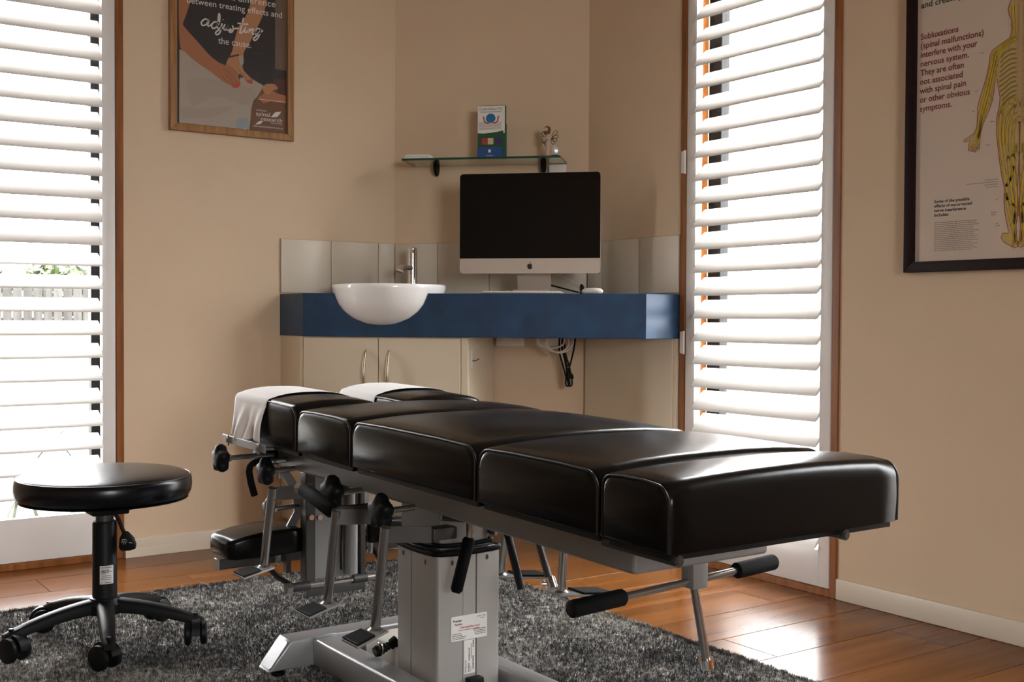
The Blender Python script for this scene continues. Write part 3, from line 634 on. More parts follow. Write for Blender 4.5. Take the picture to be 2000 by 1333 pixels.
for sg in (-1, 1):
    for k in range(4):
        a = rad(40-32*k); L = .040-.004*k; ca, sa = math.cos(a), math.sin(a); pts = []
        for i in range(15):
            q = 2*PI*i/14; u = L*(.5-.5*math.cos(q)); v = .0068*math.sin(q)*(.35+u/L); pts.append((sg*(.005+u*ca-v*sa), .010, .078+u*sa+v*ca))
        m = MB(MA); m.tube(pts[:-1], .0011, 5, closed=True); obj('wing_wire', m, 'wire', ag)
cr = thing('crystal_ornament', Dp(-.612, 4.30, 1.4442), 'rough clear crystal on a small black stand beside the angel figurine', 'ornament')
MC = MD @ Matrix.Translation((-.612, 4.30, 1.4442))
m = MB(MC); m.prism(rrect(-.0125, .0125, -.01, .01, .003, 3), .0002, .009, bev=.001, seg=1); obj('stand', m, 'plastic', cr)
m = MB(MC); m.rings([[(r*math.cos(2*PI*i/7+tw)*random.uniform(.85, 1.1), r*.8*math.sin(2*PI*i/7+tw)*random.uniform(.85, 1.1), z) for i in range(7)] for r, z, tw in ((.009, .009, 0), (.0135, .018, .3), (.0145, .028, .1), (.011, .040, .5), (.004, .048, .2))]); recalc(obj('crystal', m, 'crystal', cr, smooth=10))

# ================================================================== TREATMENT TABLE
XC = 1.295
TB = thing('treatment_table', (XC, 2.0, .018), 'black padded chiropractic treatment table on a silver lifting column', 'table')
MT = Matrix.Translation((0, 1.13, .53)) @ Matrix.Rotation(math.atan(.016), 4, 'X') @ Matrix.Translation((0, -1.13, -.53))
def pad_profile(y0, y1, zb, zt, rf, rb, i):
    P = [(y0+i, zb+i*.6), (y0+i-.002*(i == 0), (zb+zt)/2-.01)]
    for k in range(8): a = PI-k*PI/14; P.append((y0+i+rf+rf*math.cos(a), zt-i-rf+rf*math.sin(a)))
    for q in (.25, .5, .75): P.append((y0+i+rf+(y1-y0-2*i-rf-rb)*q, zt-i+.002))
    for k in range(8): a = PI/2-k*PI/14; P.append((y1-i-rb+rb*math.cos(a), zt-i-rb+rb*math.sin(a)))
    P += [(y1-i+.002*(i == 0), (zb+zt)/2-.01), (y1-i, zb+i*.6)]
    return P
def pad(x0, x1, y0, y1, zb=.529, zt=.624, rf=.028, rb=.030, crown=.012, label=None, taper=0.0):
    m = MB(MT); rings = []; w = x1-x0
    xs = [(0, .011), (.0015, .0065), (.005, .0025), (.011, 0)]+[(w*q, 0) for q in (.1, .2, .35, .5, .65, .8, .9)]+[(w-.011, 0), (w-.005, .0025), (w-.0015, .0065), (w, .011)]
    for x, i in xs:
        q = 2*x/w-1; cz = crown*(1-abs(q)**2.6)
        rings.append([(x0+x, y, z+cz*max(0, (z-zb)/(zt-zb))**2) for y, z in pad_profile(y0, y1, zb, zt, rf, rb, i)])
    m.rings(rings); o = obj('cushion', m, 'leather', TB, smooth=60, label=label); recalc(o)
    for x, sg in ((x0+.0035, 1), (x1-.0035, -1)):
        pr = pad_profile(y0, y1, zb, zt, rf, rb, .0025); m = MB(MT); m.tube([(x, y, z) for y, z in pr], .0024, 7); obj('piping', m, 'piping', o)
    m = MB(MT); m.box((x0+.012, y0+.008, .5195), (x1-.012, y1-.008, .5292)); obj('cushion_board', m, 'plastic', o)
    return o
PX0, PX1 = XC-.246, XC+.246
pad(PX0, PX1, 1.142, 1.286, rf=.027, rb=.018, crown=.008)
pad(PX0, PX1, 1.292, 1.612)
pad(PX0, PX1, 1.617, 2.071)
pad(PX0, PX1, 2.076, 2.332)
pad(PX0, 1.262, 2.337, 2.69, zt=.629, rf=.03, rb=.03, crown=.012)
pad(1.328, PX1, 2.337, 2.69, zt=.629, rf=.03, rb=.03, crown=.012)

m = MB(MT); m.box((XC-.147, 1.322, .453), (XC+.147, 2.663, .519), .008, 3); obj('table_frame', m, 'greypaint', TB)
for x in (1.072, 1.415):
    m = MB(MT); m.tube([(x, 1.143, .519), (x, 1.30, .519)], .0085, 8).tube([(x, 1.141, .519), (x, 1.1445, .519)], .0055, 8); obj('cushion_bracket', m, 'darksteel', TB)

# lifting column
def notch_outline(x0, x1, y0, y1, r, gx, gy, gw=.004, gd=.005):
    P = []
    def arc(cx, cy, a0):
        for i in range(5): a = rad(a0+90*i/4); P.append((cx+r*math.cos(a), cy+r*math.sin(a)))
    arc(x0+r, y0+r, 180)
    for g in gx: P.extend([(g-gw/2, y0), (g-gw/2, y0+gd), (g+gw/2, y0+gd), (g+gw/2, y0)])
    arc(x1-r, y0+r, 270)
    arc(x1-r, y1-r, 0); arc(x0+r, y1-r, 90)
    for g in gy: P.extend([(x0, g+gw/2), (x0+gd, g+gw/2), (x0+gd, g-gw/2), (x0, g-gw/2)])
    return P
CX0, CX1, CY0, CY1 = 1.217, 1.373, 2.013, 2.183
m = MB(); m.prism(notch_outline(CX0, CX1, CY0, CY1, .009, [1.312], [2.12]), .066, .360); cl = obj('lifting_column', m, 'column', TB, smooth=30); recalc(cl)
m = MB(); m.box((1.279, CY0-.0004, .07), (1.2796, CY0, .358)); obj('seam', m, 'steel', cl)
for x, z in ((1.253, .340), (1.339, .343)):
    m = MB(FM((x, CY0-.0006, z), (1, 0, 0), (0, 0, 1))); m.prism([(.003*math.cos(a), .0055*math.sin(a)) for a in [2*PI*i/16 for i in range(16)]], -.001, .0004); obj('slot', m, 'darksteel', cl)
for y, z in ((2.153, .342), (2.06, .338)):
    m = MB(FM((CX0-.0006, y, z), (0, -1, 0), (0, 0, 1))); m.prism([(.003*math.cos(a), .0055*math.sin(a)) for a in [2*PI*i/16 for i in range(16)]], -.001, .0004); obj('slot', m, 'darksteel', cl)
ol = [(CX0-.001, CY0-.001), (CX1+.001, CY0-.001), (CX1+.001, CY1+.001), (CX0-.001, CY1+.001)]
gk = []
for i in range(4):
    a, c = Vector(ol[i]), Vector(ol[(i+1) % 4])
    for k in range(12):
        q = .06+.88*k/11; p = a.lerp(c, q); gk.append((p.x, p.y, .361-.0025*math.sin(PI*k/11)))
m = MB(); m.tube(gk, .0062, 8, closed=True); obj('column_gasket', m, 'rubber', TB, smooth=60)
m = MB(); m.tube([(XC+(x-XC)*.86, 2.098+(y-2.098)*.86, z+.014) for x, y, z in gk], .005, 8, closed=True); obj('column_gasket', m, 'rubber', TB, smooth=60)
m = MB(); m.box((CX0+.004, CY0+.004, .358), (CX1-.004, CY1-.004, .3655), .002, 1); obj('column_cap', m, 'darksteel', TB)
m = MB(); m.prism(notch_outline(CX0+.018, CX1-.018, CY0+.018, CY1-.018, .006, [1.30], [2.10]), .365, .462); recalc(obj('inner_column', m, 'greypaint', TB, smooth=30))
for x in (CX0+.006, CX1-.014): m = MB(); m.box((x, CY0+.002, .385), (x+.008, CY1-.01, .462), .001, 1); obj('mount_bracket', m, 'greypaint', TB)
for x, y, z in ((CX0-.002, 2.035, .395), (CX0+.004, 1.985, .408)):
    m = MB(); m.tube([(x+.012, y, z), (x-.004, y, z)], .010, 12).tube([(x-.004, y, z), (x-.011, y, z)], .0065, 6); obj('hex_bolt', m, 'chrome', TB)
m = MB(); m.box((1.18, 1.965, .40), (1.235, 2.0, .425), .003).tube([(1.20, 1.97, .445), (1.30, 1.955, .43)], .006, 8); obj('latch_block', m, 'darksteel', TB)

# column stickers
MS = FM((0, CY0-.0006, 0), (1, 0, 0), (0, 0, 1))
m = MB(MS); m.prism(rrect(1.250, 1.339, .176, .2275, .003, 4), 0, .0003); s1 = obj('maker_sticker', m, 'p_white', TB, smooth=0, label='white maker sticker with red lettering')
m = MB(MS); m.text('Chirotables.com', .0075, 1.2695, .2005, None, .0006, bold=.012, shear=.25, width=.050); obj('lettering', m, 'red', s1, smooth=0)
m = MB(MS); m.text('Premier', .0075, 1.254, .2155, None, .0006, bold=.02, shear=.2, width=.022).text('Tables', .006, 1.257, .2085, None, .0006, bold=.02, shear=.3, width=.019).text('Quality Tables', .0035, 1.314, .2205, None, .0006, bold=.015, width=.021)
for i, (a, c, z) in enumerate([(1.268, 1.32, .1965), (1.253, 1.275, .190), (1.253, 1.277, .1865), (1.253, 1.287, .183), (1.253, 1.285, .1795), (1.304, 1.336, .1945), (1.306, 1.336, .191), (1.308, 1.336, .1875), (1.308, 1.336, .184), (1.322, 1.331, .2165)]):
    x = a
    while x < c:
        w = random.uniform(.002, .006); m.flat([(x, z), (min(x+w, c), z), (min(x+w, c), z+.0013), (x, z+.0013)], .0006); x += w+.0009
obj('small_print', m, 'p_ink', s1, smooth=0)
m = MB(MS); m.prism(rrect(1.282, 1.3095, .104, .1745, .001, 2), 0, .0003); s2 = obj('rating_sticker', m, 'p_white', TB, smooth=0, label='narrow upright rating sticker')
m = MB(MS @ Matrix.Translation((1.288, .106, 0)) @ Matrix.Rotation(PI/2, 4, 'Z')); m.text('SWILLIX', .006, .001, 0, None, .0006, bold=.01, width=.026)
for k, (u0, u1, v, hh) in enumerate([(.002, .02, -.0075, .0035), (.024, .05, -.008, .003), (.002, .014, -.0115, .0015), (.03, .06, -.0125, .0018)]):
    x = u0
    while x < u1: w = random.uniform(.0006, .002); m.flat([(x, v), (x+w, v), (x+w, v+hh), (x, v+hh)], .0006); x += w+.0008
x = .006
while x < .034: w = random.uniform(.0004, .0012); m.flat([(x, -.0185), (x+w, -.0185), (x+w, -.0145), (x, -.0145)], .0006); x += w+.0006
x = .052
while x < .067: w = random.uniform(.0005, .0014); m.flat([(x, -.0185), (x+w, -.0185), (x+w, -.0150), (x, -.0150)], .0006); x += w+.0006
obj('small_print', m, 'p_ink', s2, smooth=0)

# floor base
def bar_x(y0, y1, z0, z1, xb, xt, r=.006):
    b = MB(); P = [(xb, z0), (2*XC-xb, z0), (2*XC-xt, z1), (xt, z1)]
    b.prism(P, y0, y1, FM((0, 0, 0), (1, 0, 0), (0, 0, 1)) @ Matrix.Scale(-1, 4, (0, 0, 1)), bev=r, seg=3); return b
o = obj('base_crossbar', bar_x(2.455, 2.521, .034, .10, 1.040, 1.092), 'silver', TB, smooth=30); recalc(o)
m = MB(FM((1.066, 2.488, .067), (.052, 0, .066), (0, 1, 0))); m.prism(rrect(-.037, .037, -.028, .028, .008, 4), -.0005, .0015, bev=.0005, seg=1); recalc(obj('end_cap', m, 'silver', TB, smooth=30))
o = obj('base_crossbar', bar_x(1.38, 1.446, .034, .10, 1.040, 1.092), 'silver', TB, smooth=30); recalc(o)
for a, c in ((1.148, 1.204), (1.385, 1.431)):
    m = MB(); m.box((a, 1.446, .034), (c, 2.4555, .0985), .006, 3); obj('base_rail', m, 'silver', TB)
    m = MB(); m.tube([(a-.001, 2.452, .0985), (a+.02, 2.450, .1005), (c-.015, 2.4505, .1005), (c+.001, 2.452, .0985)], .0035, 7); obj('weld_bead', m, 'silver', TB)
for x in (1.075, 2*XC-1.075):
    for y in (2.488, 1.413):
        m = MB(); m.lathe([(0, .0165), (.016, .0165), (.016, .024), (.007, .026), (.007, .035)], 14, Matrix.Translation((x, y, 0))); obj('glide_foot', m, 'rubber', TB)
m = MB(); m.box((1.2045, 1.985, .055), (1.3845, 2.215, .066), .002, 1); obj('base_plate', m, 'silver', TB)
m = MB(); m.box((1.235, 2.222, .035), (1.34, 2.36, .118), .004); obj('control_box', m, 'whiteplast', TB)
m = MB(); m.lathe([(0, -.01), (.011, -.01), (.013, -.002), (.010, .004), (.012, .008), (.009, .012), (.011, .016), (.008, .02), (.0095, .024), (.007, .028), (.012, .032), (.015, .045), (0, .046)], 14, Matrix.Translation((1.19+.012, 2.235, .113)) @ Matrix.Rotation(rad(75), 4, 'Y')); obj('cable_gland', m, 'rubber', TB, smooth=30)
m = MB(); m.tube([(1.205, 2.235+.014*math.cos(2*PI*i/18), .116+.014*math.sin(2*PI*i/18)) for i in range(18)], .0011, 5, closed=True); obj('key_ring', m, 'chrome', TB)
m = MB(); m.box((1.285, 1.992, .066), (1.32, 2.0128, .098), .003); obj('cable_cover', m, 'plastic', TB)

# knobs on threaded rods
def knob(x, y, z, xr, R=.031, th=.030):
    m = MB(FM((x-th, y, z), (0, 0, 1), (0, 1, 0)) @ Matrix.Rotation(PI, 4, 'X'))
    f = lambda a: 1+.13*math.cos(5*a)
    m.lathe([(0, 0), (R*.55, .0), (R*.9, .004), (R, .010), (R, th-.012), (R*.86, th-.004), (R*.5, th), (0, th)], 40, None, f); k = obj('star_knob', m, 'plastic', TB, smooth=50); recalc(k)
    m = MB(); m.tube([(x-.004, y, z), (xr, y, z+.002)], .0062, 10); obj('threaded_rod', m, 'steel', k)
    m = MB(); m.tube([(x-.002, y, z), (x+.009, y, z)], .0095, 6); obj('lock_nut', m, 'steel', k)
knob(1.003, 2.62, .510, 1.12)
knob(1.090, 2.56, .480, 1.149)
knob(1.097, 2.216, .472, 1.149, .035, .034)
knob(1.090, 1.99, .466, 1.149, .033, .032)
knob(1.135, 2.66, .372, 1.205, .027, .02)

# head section hardware
m = MB(MT); m.box((1.026, 2.452, .515), (1.031, 2.712, .5335), .001, 1); hb = obj('paper_bar', m, 'greypaint', TB)
for y in (2.48, 2.67):
    m = MB(MT); m.box((1.022, y-.006, .510), (1.026, y+.006, .534), .001, 1).tube([(1.10, y, .522), (1.019, y, .522)], .005, 6); obj('clip', m, 'steel', hb)
m = MB(MT); m.box((1.09, 2.6645, .500), (1.50, 2.705, .517), .003); obj('head_plate', m, 'darksteel', TB)
for x in (1.10, 1.43): m = MB(MT); m.box((x, 2.664, .455), (x+.06, 2.70, .502), .003); obj('slide_block', m, 'plastic', TB)
m = MB(MT); m.tube([(1.09, 2.60, .476), (1.15, 2.60, .476)], .007, 8).tube([(1.12, 2.585, .47), (1.12, 2.585, .438)], .003, 6).tube([(1.12, 2.585, .438), (1.12, 2.585, .434)], .007, 8); obj('lock_pin', m, 'steel', TB)
m = MB(); m.tube(curve_pts([(1.12, 2.63, .494), (1.085, 2.63, .496), (1.066, 2.63, .488), (1.062, 2.63, .472)], 6)+[(1.067, 2.63, .445), (1.076, 2.63, .414)], .0085, 10); obj('tilt_handle', m, 'foam', TB)

# adjusting lever with foam grip beside the frame
m = MB(); m.tube([(1.057, 2.318, .470), (1.06, 2.312, .469), (1.062, 2.25, .457), (1.064, 2.186, .442), (1.065, 2.178, .440)], [.012, .0155, .0165, .0165, .012], 14); g = obj('foam_grip', m, 'foam', TB)
m = MB(); m.tube([(1.053, 2.330, .4718), (1.058, 2.316, .470)], .0135, 6).tube([(1.052, 2.333, .4722), (1.053, 2.330, .4718)], .007, 10); obj('grip_nut', m, 'steel', g)
m = MB(); m.tube([(1.064, 2.186, .442), (1.14, 2.15, .448), (1.16, 2.14, .458)], .008, 8); obj('grip_arm', m, 'darksteel', TB)

# foot pedals
def pedal(topp, bot, arm_end, sg=1, arm=True):
    mx = lambda p: (p[0] if sg == 1 else 2*XC-p[0], p[1], p[2])
    m = MB(); m.tube([mx(topp), mx(bot)], .0098, 14); pd = obj('foot_pedal', m, 'steel', TB)
    if arm:
        a, e = Vector(mx(topp)), Vector(mx(arm_end)); d = (e-a); d.z *= .5; n = Vector((-d.y, d.x, 0)).normalized()*.003; b = MB()
        q = [a+Vector((0, 0, .002)), e+Vector((0, 0, .014)), e+Vector((0, 0, -.018)), a+Vector((0, 0, -.030))]
        b.add([p+n for p in q]+[p-n for p in q], [(0, 1, 2, 3), (7, 6, 5, 4), (0, 4, 5, 1), (1, 5, 6, 2), (2, 6, 7, 3), (3, 7, 4, 0)]); recalc(obj('pedal_arm', b, 'darksteel', pd))
    x, y, z = bot
    def quad(u0, u1, k=0.0):
        P = []
        for u, s in ((u0, 0), (u0, 1), (u1, 1), (u1, 0)):
            X = x-.083+u*.102; ya = y-.088+u*.068; wd = .067-.010*u
            P.append(mx((X, ya+wd*(k if s == 0 else 1-k), z)))
        return [(p[0], p[1]) for p in P]
    m = MB(); m.prism(quad(0, 1), z-.006, z-.001, bev=.0015, seg=2); recalc(obj('foot_plate', m, 'greypaint', pd, smooth=30))
    m = MB(); m.prism(quad(.01, .56, .02), z-.001, z+.0035, bev=.001, seg=1); recalc(obj('rubber_tread', m, 'rubber', pd, smooth=30))
    m = MB(); m.tube([mx((x, y, z-.001)), mx((x, y, z+.004))], [.016, .0095], 12); obj('weld_collar', m, 'steel', pd)
pedal((1.06, 2.485, .452), (1.060, 2.536, .262), (1.17, 2.525, .432))
pedal((1.062, 2.160, .446), (1.071, 2.219, .241), (1.17, 2.120, .432))
pedal((1.060, 1.945, .444), (1.065, 1.995, .236), (1.17, 1.962, .418))
pedal((1.062, 2.195, .455), (1.071, 2.225, .245), (1.17, 2.120, .452), -1)
pedal((1.062, 1.985, .455), (1.062, 2.003, .247), (1.17, 1.962, .452), -1)

# levers
m = MB(); m.tube([(1.262, 1.95, .45), (1.250, 1.95, .39)], .006, 10); lv = obj('column_lever', m, 'steel', TB)
m = MB(); m.tube([(1.2535, 1.95, .403), (1.2525, 1.95, .398), (1.224, 1.95, .301), (1.222, 1.95, .295)], [.009, .0125, .0125, .008], 14); obj('foam_grip', m, 'foam', lv)
m = MB(); m.tube([(1.45, 2.14, .455), (1.45, 2.045, .253)], .0088, 12); obj('release_lever', m, 'plastic', TB)
m = MB(); m.tube([(1.45, 2.03, .455), (1.45, 1.941, .292)], .008, 12); lv = obj('release_rod', m, 'darksteel', TB)
m = MB(); m.tube([(1.45, 1.944, .297), (1.45, 1.932, .277)], .013, 16).tube([(1.438, 1.937, .287), (1.425, 1.937, .289)], .004, 8); obj('rod_collar', m, 'chrome', lv)
m = MB(); m.box((1.318, 1.372, .402), (1.352, 1.402, .4555), .003); br_ = obj('handle_bracket', m, 'greypaint', TB)
m = MB(); m.tube([(1.08, 1.388, .402), (1.52, 1.388, .4215)], .0062, 12); hb = obj('push_bar', m, 'steel', TB)
for a, za, c, zc in ((1.074, .4018, 1.183, .4065), (1.43, .4175, 1.527, .4218)):
    m = MB(); m.tube([(a, 1.388, za), (a+.004, 1.388, za), (c-.004, 1.388, zc), (c, 1.388, zc)], [.009, .0138, .0138, .011], 16); obj('foam_grip', m, 'foam', hb)
m = MB(); m.tube([(1.333, 1.388, .412), (1.365, 1.388, .272)], .0072, 12); rd = obj('drop_rod', m, 'steel', TB)
m = MB(); m.tube([(1.3635, 1.388, .279), (1.3668, 1.388, .263)], .0125, 18); obj('rod_collar', m, 'chrome', rd)

# armrest carriage hanging below the head end
m = MB(); m.box((1.225, 2.622, .192), (1.352, 2.634, .462), .001, 1); pn = obj('carriage_plate', m, 'greypaint', TB)
m = MB(); m.box((1.200, 2.608, .188), (1.226, 2.642, .462), .002, 1); obj('guide_channel', m, 'darksteel', pn)
m = MB(); m.box((1.350, 2.608, .188), (1.364, 2.642, .462), .002, 1); obj('guide_channel', m, 'darksteel', pn)
m = MB(); m.tube([(1.322, 2.606, .20), (1.322, 2.606, .36)], .0165, 16).tube([(1.322, 2.606, .36), (1.322, 2.606, .45)], .010, 12); obj('gas_strut', m, 'greypaint', pn)
m = MB(); m.tube([(1.298, 2.612, .455), (1.300, 2.61, .33), (1.296, 2.61, .27), (1.299, 2.612, .21)], .0022, 6); obj('hose', m, 'plastic', pn)
for x, z in ((1.212, .352), (1.235, .349), (1.205, .43)):
    m = MB(); m.tube([(x, 2.609, z), (x, 2.600, z)], .0075, 6); obj('hex_bolt', m, 'chrome', pn)
m = MB(); m.tube([(1.150, 2.60, .185), (1.402, 2.60, .185)], .0062, 12); ax = obj('pivot_axle', m, 'chrome', TB)
for a, c, r, mt in ((1.158, 1.205, .0115, 'darksteel'), (1.205, 1.242, .0100, 'steel'), (1.325, 1.362, .0105, 'darksteel'), (1.362, 1.392, .0095, 'steel'), (1.144, 1.158, .0145, 'steel'), (1.392, 1.402, .0145, 'chrome')):
    m = MB(); m.tube([(a, 2.60, .185), (c, 2.60, .185)], r, 6 if r > .014 else 14); obj('axle_sleeve', m, mt, ax)
m = MB(); m.box((1.20, 2.60, .155), (1.36, 2.606, .182), .004, 2); obj('skid_plate', m, 'darksteel', ax)
for sg in (1, -1):
    mx = lambda x: x if sg == 1 else 2*XC-x
    def armpad(i):
        return [[(mx(x), y, z) for x, y, z in r] for r in i]
    rings = []
    for x, zt, zb, w in ((1.012, .298, .268, .055), (1.016, .306, .262, .064), (1.03, .311, .26, .07), (1.07, .319, .26, .074), (1.12, .324, .26, .075), (1.17, .325, .262, .075), (1.20, .322, .264, .074), (1.206, .312, .268, .068)):
        r = .011; P = []
        for cx, cz, a0 in ((w-r, zt-r, 0), (-w+r, zt-r, 90), (-w+r, zb+r*.6, 180), (w-r, zb+r*.6, 270)):
            for k in range(5): a = rad(a0+90*k/4); P.append((mx(x), 2.70+cx+r*math.cos(a), cz+r*(.6 if a0 >= 180 else 1)*math.sin(a)))
        rings.append(P)
    m = MB(); m.rings(rings); o = obj('armrest', m, 'leather', TB, smooth=50); recalc(o)
    m = MB(); m.tube([(mx(1.165)+.007*math.cos(i*.9), 2.70+.007*math.sin(i*.9), .222+.0009*i*.5) for i in range(96)], .0016, 5); obj('coil_spring', m, 'chrome', o)
    m = MB(); m.box((min(mx(1.185), mx(1.198)), 2.69, .20), (max(mx(1.185), mx(1.198)), 2.71, .265), .001, 1); obj('armrest_post', m, 'darksteel', o)
    m = MB(); m.tube([(mx(1.165), 2.60, .187), (mx(1.15), 2.66, .20), (mx(1.14), 2.735, .228)], .007, 6); obj('link_arm', m, 'darksteel', o)
    P = [Vector((mx(1.165), 2.665, .465)), Vector((mx(1.20), 2.66, .41)), Vector((mx(1.205), 2.66, .36)), Vector((mx(1.185), 2.67, .318))]
    rr = [[p+Vector((dx, dy, 0)) for dx, dy in ((-.013, -.002), (.013, -.002), (.013, .002), (-.013, .002))] for p in P]
    m = MB(); m.rings(rr); recalc(obj('bent_bracket', m, 'silver', o))
m = MB(); m.box((1.022, 2.725, .222), (2*XC-1.022, 2.75, .247), .002, 1); ab = obj('armrest_bar', m, 'darksteel', TB)
for x in (1.022, 2*XC-1.022):
    m = MB(); m.box((x-.002, 2.724, .221), (x+.002, 2.751, .248), .001, 1); obj('bar_cap', m, 'silver', ab)

# paper over the two head cushions
def paper(x0, x1, y0, y1, zin, zout, label, side):
    m = MB(MT); path = []
    zt = .629; e = .0025; r = .012
    xi, xo = (x1+e, x0-e) if side < 0 else (x0-e, x1+e); sgn = -1 if side < 0 else 1
    for k in range(4): path.append((xi, zin+(zt-r-zin)*k/4, 0))
    for k in range(6): a = k*PI/2/5; path.append((xi+sgn*(r-r*math.cos(a)), zt-r+(r+.001)*math.sin(a)+.0055*math.sin(a), 0))
    w = abs(xo-xi)-2*r
    for k in range(1, 10):
        q = k/10; path.append((xi+sgn*(r+w*q), zt+.0072+.0115*(1-abs(2*q-1)**2.6), 0))
    for k in range(6): a = PI/2-k*PI/2/5; path.append((xo-sgn*(r-r*math.cos(a)), zt-r+(r+.001)*math.sin(a)+.0055*math.sin(a), 0))
    for k in range(1, 15): path.append((xo, zt-r-(zt-r-zout)*k/14, k/14))
    ny = 30; vs = []; fs = []
    for (x, z, q) in path:
        for j in range(ny+1):
            v = j/ny; y = y0+(y1-y0)*v
            wr = q*(.006*math.sin(v*9+2.0*q)+.0045*math.sin(v*21-3*q+1))+q*(1-q)*.012*math.exp(-((v-.55-.2*q)/.12)**2)
            pin = 1-.16*math.sin(PI*q)*math.sin(PI*v)*0
            vs.append((x+sgn*max(-.001, wr+.014*q), y+(v-.5)*(-.02*math.sin(PI*q)), z+.006*q*math.sin(v*7)))
    n_ = ny+1
    for i in range(len(path)-1):
        for j in range(ny): fs.append((i*n_+j, i*n_+j+1, (i+1)*n_+j+1, (i+1)*n_+j))
    m.add(vs, fs); o = obj('face_paper', m, 'paper', None, (x0, (y0+y1)/2, .60), 70); recalc(o)
    s = o.modifiers.new('thickness', 'SOLIDIFY'); s.thickness = .0006; s.offset = 1
    tag(o, label, 'paper', 'paper on the head cushions')
paper(PX0, 1.262, 2.492, 2.682, .60, .532, 'white paper draped down the outside of the head cushion above the chrome knob', -1)
paper(1.328, PX1, 2.492, 2.682, .60, .54, 'white paper over the head cushion on the counter side of the table', 1)

# ================================================================== STOOL
SX, SY = .812, 2.956
ST = thing('wheeled_stool', (SX, SY, .018), 'round black padded stool on a five-star castor base', 'stool')
MSt = Matrix.Translation((SX, SY, 0))
prof = [(0, .3885), (.17, .3885), (.195, .389), (.205, .394), (.2105, .405), (.2125, .42), (.2115, .434), (.2085, .4425), (.2055, .4445), (.200, .4475), (.185, .4525), (.16, .4565), (.12, .459), (.06, .4605), (0, .461)]
m = MB(MSt); m.lathe(prof, 80); se = obj('seat', m, 'stool_vinyl', ST, smooth=60)
m = MB(MSt); m.tube([(.2075*math.cos(2*PI*i/80), .2075*math.sin(2*PI*i/80), .4435) for i in range(80)], .0017, 6, closed=True); obj('seam', m, 'piping', se)
m = MB(MSt); m.lathe([(.199, .389), (.203, .3865), (.19, .3845), (0, .3845)], 90, None, lambda a: 1+.006*math.sin(a*45)); obj('underside_fabric', m, 'rubber', se)
m = MB(MSt); m.box((-.045, -.06, .352), (.045, .06, .385), .004).rings([ell(.05, 0, .385, .085, .07), ell(.045, 0, .37, .075, .06), ell(.03, 0, .358, .05, .045)]); recalc(obj('seat_plate', m, 'plastic', ST))
m = MB(MSt); m.lathe([(0, .30), (.0215, .30), (.0215, .353), (0, .353)], 24); obj('gas_piston', m, 'darksteel', ST)
m = MB(MSt); m.lathe([(0, .10), (.030, .10), (.0295, .325), (.027, .330), (.022, .3305), (0, .3305)], 32); obj('column_sleeve', m, 'plastic', ST)
# height lever with a paddle, pointing along the camera's right
ld = Vector((math.cos(rad(-32)), math.sin(rad(-32)), 0))
def sp_(a, n_, z): return (SX+ld.x*a-ld.y*n_, SY+ld.y*a+ld.x*n_, z)
m = MB(); m.tube([sp_(.02, .0, .355), sp_(.034, 0, .335), sp_(.043, 0, .312), sp_(.048, 0, .30)], .005, 8); lv = obj('height_lever', m, 'plastic', ST)
m = MB(FM((SX+ld.x*.05, SY+ld.y*.05, .275), ld, (0, 0, 1))); P = [(-.004, .030), (.008, .027), (.022, .012), (.028, -.004), (.026, -.016), (.014, -.020), (-.008, -.021), (-.014, -.012), (-.012, .012)]
m.prism(P, -.007, .007, bev=.003, seg=2); pdl = obj('lever_paddle', m, 'plastic', lv, smooth=40); recalc(pdl)
m = MB(FM((SX+ld.x*.05, SY+ld.y*.05, .275), ld, (0, 0, 1)))
for q in ([(-.006, .008), (.002, .009), (.008, .007)], [(-.006, .0), (-.004, .006)], [(-.002, -.004), (.0, .006), (.004, -.003)], [(.002, .003), (.008, .002)], [(.012, .001), (.02, .0)]): m.ribbon(q, .0012, .0073)
obj('lever_symbol', m, 'p_white', pdl, smooth=0)
# curved sticker on the sleeve
ang = math.atan2(-SY, -SX)
def stick(u, z, d=0.0): a = ang+u/.0298; return (SX+(.0299+d)*math.cos(a), SY+(.0299+d)*math.sin(a), z)
vs = []; fs = []
for i in range(13):
    u = -.012+.034*i/12; vs += [stick(u, .176), stick(u, .222)]
fs = [(2*i, 2*i+2, 2*i+3, 2*i+1) for i in range(12)]
m = MB(); m.add(vs, fs); sk = obj('sticker', m, 'p_white', ST, smooth=80, label='white sticker on the stool column')
tmp = MB(); tmp.text('ABCO', .0105, -.009, .2045, None, 0, bold=.03, width=.020)
for (a, c, z) in ((-.0095, .018, .2165), (.012, .02, .2065), (-.009, .002, .2015), (-.007, .015, .196), (-.009, .018, .191), (-.009, .016, .1865), (-.009, -.005, .179), (-.001, .019, .179)):
    x = a
    while x < c: w = random.uniform(.001, .003); tmp.flat([(x, z), (min(c, x+w), z), (min(c, x+w), z+.0016), (x, z+.0016)], 0); x += w+.0006
m = MB(); m.add([stick(v.x, v.y, .0003) for v in tmp.v], tmp.f); obj('lettering', m, 'p_ink', sk, smooth=0)
m = MB(MSt); m.lathe([(.03, .140), (.036, .138), (.040, .130), (.046, .124), (.046, .10), (.03, .098)], 30); obj('base_hub', m, 'plastic', ST)
leg0 = None; cas0 = None
A0 = -103.4
